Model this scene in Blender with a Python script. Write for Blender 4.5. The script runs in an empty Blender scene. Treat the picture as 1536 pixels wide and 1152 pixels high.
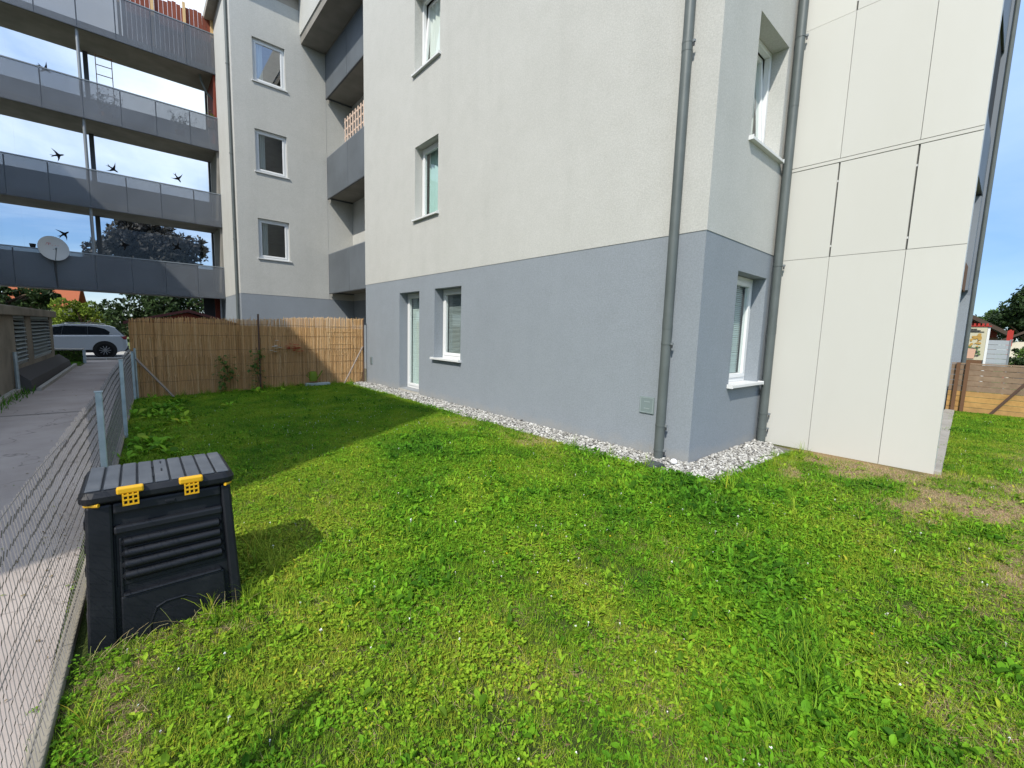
import bpy, bmesh, math, random
import numpy as np
from mathutils import Vector, Matrix
R_ = math.radians
rnd = random.Random(7)
S = bpy.context.scene
COL = S.collection

# ------------------------------------------------------------------ camera, sky, sun, exposure
cam = bpy.data.objects.new('camera', bpy.data.cameras.new('camera'))
COL.objects.link(cam)
FPX, PITCH, YAW, ROLL = 646.655, -0.115696179, 0.716199428, 0.0306231066
_f = Vector((math.sin(YAW)*math.cos(PITCH), math.cos(YAW)*math.cos(PITCH), math.sin(PITCH)))
_r = Vector((math.cos(YAW), -math.sin(YAW), 0)); _u = _r.cross(_f)
_r2 = _r*math.cos(ROLL)+_u*math.sin(ROLL); _u2 = _r2.cross(_f)
cam.matrix_world = Matrix(((_r2.x, _u2.x, -_f.x, 0), (_r2.y, _u2.y, -_f.y, 0), (_r2.z, _u2.z, -_f.z, 1.45), (0, 0, 0, 1)))
cam.data.sensor_width = 36; cam.data.lens = FPX/1536*36
cam.data.clip_start = .05; cam.data.clip_end = 3000
S.camera = cam

SUN_TRAVEL = Vector((.85, .42, -1.0))
SUN_EL = math.atan2(1.0, math.hypot(.85, .42)); SUN_AZ = math.atan2(-.85, -.42)
W = bpy.data.worlds.new('World'); S.world = W; W.use_nodes = True
nt = W.node_tree; nt.nodes.clear()
def N(t, ty, **kw):
    n = t.nodes.new(ty)
    for k, v in kw.items(): setattr(n, k, v)
    return n
def build_world():
    out = N(nt, 'ShaderNodeOutputWorld'); bg = N(nt, 'ShaderNodeBackground'); bg.inputs[1].default_value = .15
    sky = N(nt, 'ShaderNodeTexSky', sky_type='NISHITA', sun_disc=False, sun_elevation=SUN_EL, sun_rotation=SUN_AZ % (2*math.pi), air_density=1.0, dust_density=.25, ozone_density=1.8)
    tc = N(nt, 'ShaderNodeTexCoord'); sep = N(nt, 'ShaderNodeSeparateXYZ')
    nt.links.new(tc.outputs['Generated'], sep.inputs[0])
    add = N(nt, 'ShaderNodeMath', operation='ADD'); add.inputs[1].default_value = .22
    mx = N(nt, 'ShaderNodeMath', operation='MAXIMUM'); mx.inputs[1].default_value = .06
    nt.links.new(sep.outputs[2], add.inputs[0]); nt.links.new(add.outputs[0], mx.inputs[0])
    dv = N(nt, 'ShaderNodeVectorMath', operation='DIVIDE'); cmb = N(nt, 'ShaderNodeCombineXYZ')
    for i in range(3): nt.links.new(mx.outputs[0], cmb.inputs[i])
    nt.links.new(tc.outputs['Generated'], dv.inputs[0]); nt.links.new(cmb.outputs[0], dv.inputs[1])
    mp = N(nt, 'ShaderNodeMapping'); mp.inputs['Location'].default_value = (3.1, 1.35, 0); mp.inputs['Scale'].default_value = (1, 1, .05)
    nt.links.new(dv.outputs[0], mp.inputs[0])
    no = N(nt, 'ShaderNodeTexNoise'); no.inputs['Scale'].default_value = .85; no.inputs['Detail'].default_value = 9; no.inputs['Roughness'].default_value = .55; no.inputs['Distortion'].default_value = .35
    nt.links.new(mp.outputs[0], no.inputs[0])
    cr = N(nt, 'ShaderNodeValToRGB'); cr.color_ramp.elements[0].position = .31; cr.color_ramp.elements[1].position = .56
    nt.links.new(no.outputs[0], cr.inputs[0])
    ml = N(nt, 'ShaderNodeMath', operation='MULTIPLY'); ml.inputs[1].default_value = .82
    nt.links.new(cr.outputs[0], ml.inputs[0])
    hz = N(nt, 'ShaderNodeMapRange', interpolation_type='SMOOTHSTEP'); hz.inputs[1].default_value = -.02; hz.inputs[2].default_value = .36; hz.inputs[3].default_value = .20; hz.inputs[4].default_value = 1.0
    bk = N(nt, 'ShaderNodeMath', operation='SUBTRACT'); nt.links.new(sep.outputs[1], bk.inputs[0]); nt.links.new(sep.outputs[0], bk.inputs[1]); bm_ = N(nt, 'ShaderNodeMapRange', interpolation_type='SMOOTHSTEP'); bm_.inputs[1].default_value = -.95; bm_.inputs[2].default_value = .2; bm_.inputs[3].default_value = .25; bm_.inputs[4].default_value = 1.0; nt.links.new(bk.outputs[0], bm_.inputs[0]); m3 = N(nt, 'ShaderNodeMath', operation='MULTIPLY'); nt.links.new(bm_.outputs[0], m3.inputs[1])
    nt.links.new(sep.outputs[2], hz.inputs[0]); m2 = N(nt, 'ShaderNodeMath', operation='MULTIPLY'); nt.links.new(ml.outputs[0], m2.inputs[0]); nt.links.new(hz.outputs[0], m2.inputs[1])
    h2 = N(nt, 'ShaderNodeMapRange', interpolation_type='SMOOTHSTEP'); h2.inputs[1].default_value = .08; h2.inputs[2].default_value = .62; nt.links.new(sep.outputs[2], h2.inputs[0])
    tn = N(nt, 'ShaderNodeMix', data_type='RGBA'); tn.inputs[6].default_value = (.23, .29, .39, 1); tn.inputs[7].default_value = (1, 1, 1, 1); nt.links.new(h2.outputs[0], tn.inputs[0])
    sk = N(nt, 'ShaderNodeMix', data_type='RGBA', blend_type='MULTIPLY'); sk.inputs[0].default_value = 1; nt.links.new(sky.outputs[0], sk.inputs[6]); nt.links.new(tn.outputs[2], sk.inputs[7])
    mix = N(nt, 'ShaderNodeMix', data_type='RGBA'); mix.inputs[7].default_value = (3.9, 4.2, 4.5, 1)
    nt.links.new(m2.outputs[0], m3.inputs[0]); nt.links.new(m3.outputs[0], mix.inputs[0]); nt.links.new(sk.outputs[2], mix.inputs[6])
    nt.links.new(mix.outputs[2], bg.inputs[0]); nt.links.new(bg.outputs[0], out.inputs[0])
build_world()
sl = bpy.data.lights.new('sun', 'SUN'); sl.energy = 2.05; sl.angle = R_(.53); sl.color = (1.0, .95, .87)
sun = bpy.data.objects.new('sun', sl); COL.objects.link(sun)
sun.rotation_euler = SUN_TRAVEL.to_track_quat('-Z', 'Y').to_euler(); sun.location = (-20, -10, 30)
S.view_settings.view_transform = 'Standard'; S.view_settings.look = 'None'
S.view_settings.exposure = 1.28; S.view_settings.gamma = 1; S.view_settings.use_curve_mapping = False
S.render.engine = 'CYCLES'
S.cycles.max_bounces = 8; S.cycles.transparent_max_bounces = 24; S.cycles.diffuse_bounces = 5

# ------------------------------------------------------------------ materials
MATS = {}
def principled(name, col, rough=.7, spec=.3, metal=0.0):
    m = bpy.data.materials.new(name); m.use_nodes = True
    b = m.node_tree.nodes['Principled BSDF']
    b.inputs['Base Color'].default_value = (*col, 1); b.inputs['Roughness'].default_value = rough
    b.inputs['Specular IOR Level'].default_value = spec; b.inputs['Metallic'].default_value = metal
    MATS[name] = m
    return m, m.node_tree, b
def ramp(t, fac, stops):
    r = N(t, 'ShaderNodeValToRGB'); e = r.color_ramp.elements
    while len(e) < len(stops): e.new(.5)
    for el, (p, c) in zip(e, stops): el.position = p; el.color = (*c, 1)
    t.links.new(fac, r.inputs[0]); return r.outputs[0]
def noise(t, scale, detail=4, rough=.55, stretch=None, obj=False, loc=(0, 0, 0)):
    n = N(t, 'ShaderNodeTexNoise'); n.inputs['Scale'].default_value = scale; n.inputs['Detail'].default_value = detail; n.inputs['Roughness'].default_value = rough
    g = N(t, 'ShaderNodeNewGeometry'); src = g.outputs['Position']
    if obj: src = N(t, 'ShaderNodeTexCoord').outputs['Object']
    mp = N(t, 'ShaderNodeMapping'); mp.inputs['Location'].default_value = loc
    if stretch: mp.inputs['Scale'].default_value = stretch
    t.links.new(src, mp.inputs[0]); t.links.new(mp.outputs[0], n.inputs[0])
    return n.outputs[0]
def mixc(t, fac, a, b, mode='MIX'):
    m = N(t, 'ShaderNodeMix', data_type='RGBA', blend_type=mode)
    for s, v in ((0, fac), (6, a), (7, b)):
        if hasattr(v, 'is_output'): t.links.new(v, m.inputs[s])
        elif s == 0: m.inputs[0].default_value = v
        else: m.inputs[s].default_value = (*v, 1)
    return m.outputs[2]
def bump(t, b, h, strength, dist=.01):
    n = N(t, 'ShaderNodeBump'); n.inputs['Strength'].default_value = strength; n.inputs['Distance'].default_value = dist
    t.links.new(h, n.inputs['Height']); t.links.new(n.outputs[0], b.inputs['Normal'])
def varied(name, stops, scale, rough=.75, spec=.25, bumpscale=None, bumpstr=.3, bdist=.005, detail=5, stretch=None, metal=0.0):
    m, t, b = principled(name, stops[0][1], rough, spec, metal)
    t.links.new(ramp(t, noise(t, scale, detail, stretch=stretch), stops), b.inputs['Base Color'])
    if bumpscale: bump(t, b, noise(t, bumpscale, 3), bumpstr, bdist)
    return m
def tinted(name, stops, rough=.8, spec=.2, attr='tint', nscale=None, translucent=0.0):
    m, t, b = principled(name, stops[0][1], rough, spec)
    a = N(t, 'ShaderNodeAttribute', attribute_name=attr)
    c = ramp(t, a.outputs['Fac'], stops)
    if nscale: c = mixc(t, .6, c, ramp(t, noise(t, nscale, 4), [(.3, (.55, .55, .55)), (.7, (1, 1, 1))]), 'MULTIPLY')
    t.links.new(c, b.inputs['Base Color'])
    if translucent: add_translucent(t, b, c, translucent)
    return m
def add_translucent(t, b, c, fac):
    tr = N(t, 'ShaderNodeBsdfTranslucent'); mx = N(t, 'ShaderNodeMixShader'); mx.inputs[0].default_value = fac
    out = t.nodes['Material Output']
    t.links.new(c, tr.inputs[0]); t.links.new(b.outputs[0], mx.inputs[1]); t.links.new(tr.outputs[0], mx.inputs[2]); t.links.new(mx.outputs[0], out.inputs[0])

def plaster(name, base, stain, streak=.35):
    m, t, b = principled(name, base, .92, .15)
    big = noise(t, .55, 5, .6); st = noise(t, 1.3, 5, .6, stretch=(1.2, 1.2, .12)); fine = noise(t, 60, 2)
    c = mixc(t, ramp(t, big, [(.35, (0, 0, 0)), (.75, (.6, .6, .6))]), base, stain)
    c = mixc(t, ramp(t, st, [(.48, (0, 0, 0)), (.8, (streak,)*3)]), c, tuple(s*.86 for s in stain))
    c = mixc(t, .6, c, ramp(t, fine, [(.3, (.70, .70, .70)), (.7, (1, 1, 1))]), 'MULTIPLY')
    c = mixc(t, .22, c, ramp(t, noise(t, 3.2, 7, .7, loc=(5, 2, 1)), [(.35, (.82, .82, .80)), (.6, (1, 1, 1))]), 'MULTIPLY')
    t.links.new(c, b.inputs['Base Color'])
    bump(t, b, noise(t, 150, 3, .7), .8, .005)
    return m
plaster('white_plaster', (.515, .515, .48), (.465, .465, .43))
def grey_plaster():
    m = plaster('grey_plaster', (.268, .298, .326), (.25, .277, .302), .25)
    t = m.node_tree; b = t.nodes['Principled BSDF']; old = b.inputs['Base Color'].links[0].from_socket
    g = N(t, 'ShaderNodeNewGeometry'); s = N(t, 'ShaderNodeSeparateXYZ'); t.links.new(g.outputs['Position'], s.inputs[0])
    nz = noise(t, 5, 5, .65); ml = N(t, 'ShaderNodeMath', operation='MULTIPLY_ADD'); ml.inputs[1].default_value = .35; t.links.new(nz, ml.inputs[0])
    mm = N(t, 'ShaderNodeMath', operation='MULTIPLY'); mm.inputs[1].default_value = -1.0; t.links.new(s.outputs[2], mm.inputs[0]); t.links.new(mm.outputs[0], ml.inputs[2])
    splash = ramp(t, ml.outputs[0], [(.0, (0, 0, 0)), (.16, (.55, .55, .55))])   # earth splashed on the foot of the wall
    t.links.new(mixc(t, splash, old, (.30, .29, .265)), b.inputs['Base Color'])
grey_plaster()
def panelmat():
    m, t, b = principled('panel_white', (.7, .7, .64), .45, .35)
    a = N(t, 'ShaderNodeAttribute', attribute_name='tint'); c = ramp(t, a.outputs['Fac'], [(0, (.495, .49, .447)), (1, (.535, .528, .48))])
    c = mixc(t, ramp(t, noise(t, 1.1, 5, .6, stretch=(1, 1, .25)), [(.4, (0, 0, 0)), (.8, (.5, .5, .5))]), c, (.475, .465, .41))
    t.links.new(c, b.inputs['Base Color']); bump(t, b, noise(t, 1.6, 2), .12, .02)
panelmat()
principled('gap_dark', (.03, .03, .03), .8)
principled('gap_grey', (.13, .13, .12), .9, .1)
principled('pvc_white', (.68, .69, .68), .35, .4)
principled('fin_grey', (.17, .19, .215), .8, .2)
principled('sill_white', (.62, .63, .62), .4, .4)
varied('pipe_grey', [(.3, (.082, .096, .092)), (.7, (.106, .122, .117))], 4, .5, .4, metal=.1)
principled('pipe_pale', (.42, .42, .40), .5, .4)
varied('zinc', [(.3, (.28, .34, .35)), (.7, (.42, .48, .48))], 9, .5, .5, metal=.35)
principled('wire_zinc', (.14, .13, .118), .7, .3, .0)
principled('steel_dark', (.06, .065, .07), .45, .5, .4)
principled('steel_mid', (.22, .24, .25), .45, .5, .3)
varied('concrete', [(.3, (.26, .24, .205)), (.7, (.35, .325, .28))], 3, .9, .15, 60, .3)
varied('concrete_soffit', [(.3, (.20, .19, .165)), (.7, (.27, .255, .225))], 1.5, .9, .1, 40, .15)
varied('concrete_pale', [(.3, (.34, .32, .28)), (.7, (.43, .41, .36))], 5, .9, .15, 60, .3)
varied('concrete_old', [(.25, (.15, .135, .105)), (.5, (.24, .215, .17)), (.75, (.30, .275, .22))], 1.6, .95, .1, 30, .5, .01)
varied('asphalt', [(.3, (.31, .265, .235)), (.55, (.38, .33, .295)), (.75, (.43, .375, .335))], 1.1, .92, .2, 180, .5, .004, 8)
varied('street_pale', [(.3, (.36, .36, .35)), (.7, (.48, .47, .45))], 1.5, .9, .2, 90, .3)
varied('far_ground', [(.35, (.07, .10, .03)), (.6, (.11, .13, .045)), (.8, (.16, .15, .07))], .7, .95, .1, 6, .6, .05)
varied('yard_ground', [(.35, (.10, .09, .06)), (.7, (.15, .14, .09))], 2, .95, .1, 30, .5, .02)
varied('gravel_bed', [(.3, (.10, .095, .08)), (.7, (.22, .21, .19))], 40, .95, .1, 60, .8, .01)
tinted('gravel_stone', [(0, (.07, .067, .06)), (.25, (.21, .202, .185)), (.6, (.37, .36, .325)), (1, (.58, .57, .53))], .85, .2)
varied('black_plastic', [(.3, (.005, .006, .008)), (.62, (.0078, .009, .0115)), (.85, (.020, .021, .022))], 9, .48, .3, 250, .12, .001)
varied('lid_plastic', [(.3, (.055, .062, .072)), (.6, (.075, .083, .094)), (.8, (.11, .115, .12))], 7, .5, .4, 200, .12, .001)
principled('yellow_plastic', (.62, .34, .01), .45, .4)
principled('red_wood', (.17, .038, .022), .8, .2)
varied('red_board', [(.3, (.16, .042, .024)), (.7, (.25, .07, .04))], 2, .75, .25, stretch=(6, 6, .5))
principled('pale_wood', (.62, .42, .2), .7, .2)
principled('brown_wood', (.14, .075, .04), .8, .2)
principled('rust_brown', (.085, .05, .035), .7, .3)
principled('brace_grey', (.26, .21, .17), .7, .3)
principled('dish_white', (.46, .46, .43), .5, .3)
principled('logo_red', (.42, .16, .16), .6, .2)
principled('roof_orange', (.30, .09, .04), .85, .1)
principled('house_cream', (.62, .56, .45), .9, .1)
principled('roof_brown', (.075, .055, .042), .85, .1)
principled('red_paint', (.36, .03, .022), .6, .3)
principled('tent_grey', (.32, .35, .37), .7, .2)
principled('car_silver', (.55, .58, .61), .35, .5, .3)
principled('car_dark', (.09, .11, .14), .3, .5, .5)
principled('car_glass', (.012, .016, .02), .12, .25)
principled('tyre', (.015, .015, .015), .85, .2)
principled('rim', (.30, .31, .32), .4, .5, .7)
principled('black_trim', (.02, .02, .02), .6, .3)
principled('tail_red', (.25, .012, .02), .25, .5)
principled('wire_pale', (.30, .24, .17), .7, .3)
principled('bird_black', (.012, .012, .015), .7, .2)
principled('blind_pale', (.62, .70, .67), .6, .3)
principled('blind_grey', (.30, .33, .325), .5, .3)
principled('curtain', (.68, .68, .64), .9, .1)
principled('curtain_teal', (.42, .56, .52), .9, .1)
principled('meter_grey', (.17, .215, .215), .5, .4)
principled('meter_line', (.33, .38, .38), .5, .4)
principled('white_stone', (.80, .80, .79), .6, .3)
principled('poster_cream', (.50, .47, .34), .6, .2)
principled('poster_gold', (.42, .26, .07), .6, .2)
principled('poster_green', (.10, .16, .06), .6, .2)
principled('poster_mug', (.55, .34, .24), .6, .2)
principled('ink', (.05, .05, .05), .7, .1)
principled('flower_red', (.60, .07, .05), .7, .1)
principled('flower_white', (.82, .82, .78), .7, .1)
principled('flower_yellow', (.75, .55, .02), .7, .1)
principled('flower_orange', (.62, .20, .03), .7, .1)
principled('dark_metal_roof', (.10, .035, .03), .7, .2)
principled('plinth_dark', (.09, .085, .08), .9, .1)
principled('room_shelf', (.50, .62, .58), .7, .2)
principled('trellis_wood', (.55, .42, .33), .8, .2)
tinted('reed', [(0, (.31, .18, .075)), (.25, (.58, .365, .16)), (.7, (.72, .485, .24)), (1, (.80, .61, .36))], .9, .1)
tinted('fence_board', [(0, (.22, .155, .105)), (.45, (.34, .245, .16)), (.55, (.40, .245, .10)), (1, (.50, .29, .095))], .85, .15, nscale=9)
tinted('litter_straw', [(0, (.20, .15, .07)), (.6, (.42, .34, .18)), (1, (.25, .27, .08))], .9, .1)
tinted('litter', [(0, (.10, .07, .04)), (.6, (.24, .18, .10)), (1, (.16, .20, .06))], .9, .1)
tinted('leaf_dark', [(0, (.012, .026, .008)), (.5, (.028, .055, .014)), (1, (.055, .10, .024))], .6, .3, translucent=.25)
tinted('leaf_purple', [(0, (.016, .017, .016)), (.5, (.036, .034, .032)), (1, (.07, .066, .055))], .6, .3, translucent=.2)
tinted('leaf_mid', [(0, (.035, .075, .012)), (.5, (.075, .14, .022)), (1, (.14, .22, .035))], .6, .3, translucent=.3)
tinted('leaf_bright', [(0, (.07, .12, .012)), (.5, (.17, .25, .022)), (1, (.30, .36, .05))], .6, .3, translucent=.3)
principled('bark', (.09, .065, .045), .95, .1)

def glass(name, tint, refl=.9, rough=0.0, base=.06):
    m = bpy.data.materials.new(name); m.use_nodes = True; t = m.node_tree; t.nodes.clear()
    out = N(t, 'ShaderNodeOutputMaterial'); tr = N(t, 'ShaderNodeBsdfTransparent'); tr.inputs[0].default_value = (*tint, 1)
    gl = N(t, 'ShaderNodeBsdfGlossy'); gl.inputs['Roughness'].default_value = rough; gl.inputs[0].default_value = (refl, refl, refl, 1)
    lw = N(t, 'ShaderNodeFresnel'); ge = N(t, 'ShaderNodeNewGeometry'); io = N(t, 'ShaderNodeMath', operation='MULTIPLY_ADD'); io.inputs[1].default_value = 1/1.5-1.5; io.inputs[2].default_value = 1.5
    t.links.new(ge.outputs['Backfacing'], io.inputs[0]); t.links.new(io.outputs[0], lw.inputs[0])
    ad = N(t, 'ShaderNodeMath', operation='ADD', use_clamp=True); ad.inputs[1].default_value = base
    t.links.new(lw.outputs[0], ad.inputs[0])
    mx = N(t, 'ShaderNodeMixShader'); t.links.new(ad.outputs[0], mx.inputs[0]); t.links.new(tr.outputs[0], mx.inputs[1]); t.links.new(gl.outputs[0], mx.inputs[2]); t.links.new(mx.outputs[0], out.inputs[0])
    MATS[name] = m
glass('window_glass', (.90, .96, .945), .9, 0, .06)
glass('sky_glass', (.80, .88, .90), .95, 0, .24)
glass('walk_glass', (.95, .97, .98), .35, 0, .0)
def perforated(name, col, trans):
    m, t, b = principled(name, col, .5, .35, .25)
    n1 = noise(t, .9, 3); t.links.new(ramp(t, n1, [(.3, tuple(c*.85 for c in col)), (.7, tuple(c*1.12 for c in col))]), b.inputs['Base Color'])
    tr = N(t, 'ShaderNodeBsdfTransparent'); mx = N(t, 'ShaderNodeMixShader'); mx.inputs[0].default_value = trans
    t.links.new(b.outputs[0], mx.inputs[1]); t.links.new(tr.outputs[0], mx.inputs[2]); t.links.new(mx.outputs[0], t.nodes['Material Output'].inputs[0])
perforated('perforated_sheet', (.16, .173, .188), .42)
perforated('rear_sheet', (.10, .11, .122), .16)
perforated('balcony_sheet', (.135, .152, .166), .08)

def leafmat(name, deep, mid, yellow, rough=.62, trans=.28, spec=.12):
    m, t, b = principled(name, mid, rough, spec)
    oi = N(t, 'ShaderNodeObjectInfo'); at = N(t, 'ShaderNodeAttribute', attribute_name='hue'); at.attribute_type = 'INSTANCER'; sm = noise(t, 35, 3)
    j = N(t, 'ShaderNodeMath', operation='MULTIPLY_ADD'); j.inputs[1].default_value = .36; t.links.new(oi.outputs['Random'], j.inputs[0])
    ad = N(t, 'ShaderNodeMath', operation='ADD', use_clamp=True); ad.inputs[1].default_value = -.18; t.links.new(at.outputs['Fac'], j.inputs[2]); t.links.new(j.outputs[0], ad.inputs[0])
    c1 = ramp(t, ad.outputs[0], [(0.05, deep), (.5, mid), (.95, yellow)])
    c3 = mixc(t, .5, c1, ramp(t, sm, [(.3, (.75, .75, .75)), (.7, (1.15, 1.15, 1.15))]), 'MULTIPLY')
    tt = N(t, 'ShaderNodeAttribute', attribute_name='tint')
    c3 = mixc(t, 1.0, c3, ramp(t, tt.outputs['Fac'], [(0, (.34, .42, .4)), (.45, (.92, .95, .95)), (.9, (1.42, 1.36, 1.6)), (.98, (1.85, 1.18, 1.8))]), 'MULTIPLY')
    t.links.new(c3, b.inputs['Base Color'])
    add_translucent(t, b, c3, trans)
    ge = N(t, 'ShaderNodeNewGeometry'); vm = N(t, 'ShaderNodeVectorMath', operation='MULTIPLY_ADD'); vm.inputs[1].default_value = (.72, .72, .72); vm.inputs[2].default_value = (0, 0, .4)
    t.links.new(ge.outputs['Normal'], vm.inputs[0]); vn = N(t, 'ShaderNodeVectorMath', operation='NORMALIZE'); t.links.new(vm.outputs[0], vn.inputs[0]); t.links.new(vn.outputs[0], b.inputs['Normal'])
leafmat('blade_green', (.07, .185, .010), (.165, .295, .014), (.285, .35, .03))
leafmat('weed_green', (.065, .195, .010), (.14, .32, .013), (.25, .37, .022))
leafmat('clover_green', (.065, .19, .010), (.135, .295, .013), (.23, .35, .02))
leafmat('straw', (.30, .23, .10), (.38, .30, .145), (.46, .37, .19), .8, .2)
def soilmat():
    m, t, b = principled('lawn_soil', (.06, .05, .03), .95, .1)
    a = N(t, 'ShaderNodeAttribute', attribute_name='dry')
    g = ramp(t, noise(t, 25, 6, .7), [(.3, (.022, .038, .008)), (.55, (.045, .07, .014)), (.75, (.09, .105, .028))])
    d = ramp(t, noise(t, 45, 6, .7), [(.3, (.13, .085, .04)), (.5, (.26, .18, .09)), (.75, (.40, .30, .155))])
    t.links.new(mixc(t, a.outputs['Fac'], g, d), b.inputs['Base Color'])
    bump(t, b, noise(t, 60, 5, .7), .8, .02)
soilmat()

# ------------------------------------------------------------------ mesh helpers
def wloc(o):
    v = Vector((0, 0, 0))
    while o is not None: v += o.location; o = o.parent
    return v
class MB:
    def __init__(s): s.v = []; s.f = []; s.t = []
    def add(s, vs, fs, tint=.5):
        b = len(s.v); s.v.extend([tuple(v) for v in vs]); s.f.extend([tuple(b+i for i in f) for f in fs]); s.t.extend([tint]*len(fs)); return s
    def box(s, x0, y0, z0, x1, y1, z1, tint=.5):
        x0, x1 = min(x0, x1), max(x0, x1); y0, y1 = min(y0, y1), max(y0, y1); z0, z1 = min(z0, z1), max(z0, z1)
        return s.add([(x0, y0, z0), (x1, y0, z0), (x1, y1, z0), (x0, y1, z0), (x0, y0, z1), (x1, y0, z1), (x1, y1, z1), (x0, y1, z1)],
              [(0, 3, 2, 1), (4, 5, 6, 7), (0, 1, 5, 4), (1, 2, 6, 5), (2, 3, 7, 6), (3, 0, 4, 7)], tint)
    def hexa(s, b, t, tint=.5):
        return s.add(list(b)+list(t), [(0, 3, 2, 1), (4, 5, 6, 7), (0, 1, 5, 4), (1, 2, 6, 5), (2, 3, 7, 6), (3, 0, 4, 7)], tint)
    def tube(s, pts, r, n=8, caps=True, tint=.5):
        pts = [Vector(p) for p in pts]; rs = r if isinstance(r, (list, tuple)) else [r]*len(pts)
        b = len(s.v); fs = []
        for i, p in enumerate(pts):
            d = (pts[min(i+1, len(pts)-1)]-pts[max(i-1, 0)]).normalized()
            a = Vector((0, 0, 1)) if abs(d.z) < .95 else Vector((1, 0, 0))
            x = d.cross(a).normalized(); y = d.cross(x).normalized()
            for k in range(n):
                q = p+x*math.cos(2*math.pi*k/n)*rs[i]+y*math.sin(2*math.pi*k/n)*rs[i]; s.v.append(tuple(q))
        for i in range(len(pts)-1):
            for k in range(n): fs.append((b+i*n+k, b+(i+1)*n+k, b+(i+1)*n+(k+1) % n, b+i*n+(k+1) % n))
        if caps: fs.append(tuple(b+k for k in range(n))); fs.append(tuple(b+(len(pts)-1)*n+k for k in reversed(range(n))))
        s.f.extend(fs); s.t.extend([tint]*len(fs)); return s
    def quad(s, a, b, c, d, tint=.5): return s.add([a, b, c, d], [(0, 1, 2, 3)], tint)
    def prism(s, poly, axis, a0, a1, tint=.5):
        n = len(poly)
        def P(p, a): return (a, p[0], p[1]) if axis == 'X' else ((p[0], a, p[1]) if axis == 'Y' else (p[0], p[1], a))
        vs = [P(p, a0) for p in poly]+[P(p, a1) for p in poly]
        return s.add(vs, [tuple(range(n)), tuple(reversed(range(n, 2*n)))]+[(i, i+n, (i+1) % n+n, (i+1) % n) for i in range(n)], tint)
    def lathe(s, prof, cx, cy, n=16, tint=.5):
        vs = []; fs = []
        for (r, z) in prof:
            for k in range(n): vs.append((cx+r*math.cos(2*math.pi*k/n), cy+r*math.sin(2*math.pi*k/n), z))
        for i in range(len(prof)-1):
            for k in range(n): fs.append((i*n+k, i*n+(k+1) % n, (i+1)*n+(k+1) % n, (i+1)*n+k))
        return s.add(vs, fs, tint)
    def build(s, name, mat, parent=None, smooth=False, bevel=0, fix=False):
        me = bpy.data.meshes.new(name); L = wloc(parent)
        me.from_pydata([(v[0]-L.x, v[1]-L.y, v[2]-L.z) for v in s.v], [], s.f)
        at = me.attributes.new('tint', 'FLOAT', 'FACE'); at.data.foreach_set('value', s.t)
        me.materials.append(MATS[mat] if isinstance(mat, str) else mat)
        if fix:
            bm = bmesh.new(); bm.from_mesh(me); bmesh.ops.recalc_face_normals(bm, faces=bm.faces); bm.to_mesh(me); bm.free()
        if smooth: me.polygons.foreach_set('use_smooth', [True]*len(me.polygons)); me.update(); me.set_sharp_from_angle(angle=R_(42))
        o = bpy.data.objects.new(name, me); COL.objects.link(o); o.parent = parent
        if bevel:
            md = o.modifiers.new('bevel', 'BEVEL'); md.width = bevel; md.segments = 2; md.limit_method = 'ANGLE'; md.angle_limit = R_(40)
            if smooth is False: pass
        return o
def tag(o, label, cat=None, group=None, kind=None):
    if label: o['label'] = label
    if cat: o['category'] = cat
    if group: o['group'] = group
    if kind: o['kind'] = kind
    return o
def thing(name, label, cat, loc=(0, 0, 0), group=None):
    o = bpy.data.objects.new(name, None); o.empty_display_size = .2; COL.objects.link(o); o.location = loc
    return tag(o, label, cat, group)
def reuse(src, name, parent, loc):
    o = bpy.data.objects.new(name, src.data); COL.objects.link(o); o.parent = parent; o.location = Vector(loc)-wloc(parent); return o
def copy_tree(o, parent=None):
    c = o.copy(); COL.objects.link(c); c.parent = parent
    for ch in list(o.children): copy_tree(ch, c)
    return c
def plane_map(axis, c):
    if axis == 'X': return lambda u, d, z: (c+d, u, z)
    return lambda u, d, z: (u, c+d, z)
def ubox(mb, P, u0, u1, d0, d1, z0, z1, tint=.5):
    a = P(u0, d0, z0); b = P(u1, d1, z1); return mb.box(a[0], a[1], a[2], b[0], b[1], b[2], tint)
def ring(mb, P, u0, u1, d0, d1, z0, z1, w):
    ubox(mb, P, u0, u1, d0, d1, z0, z0+w); ubox(mb, P, u0, u1, d0, d1, z1-w, z1)
    ubox(mb, P, u0, u0+w, d0, d1, z0+w, z1-w); ubox(mb, P, u1-w, u1, d0, d1, z0+w, z1-w)
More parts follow.
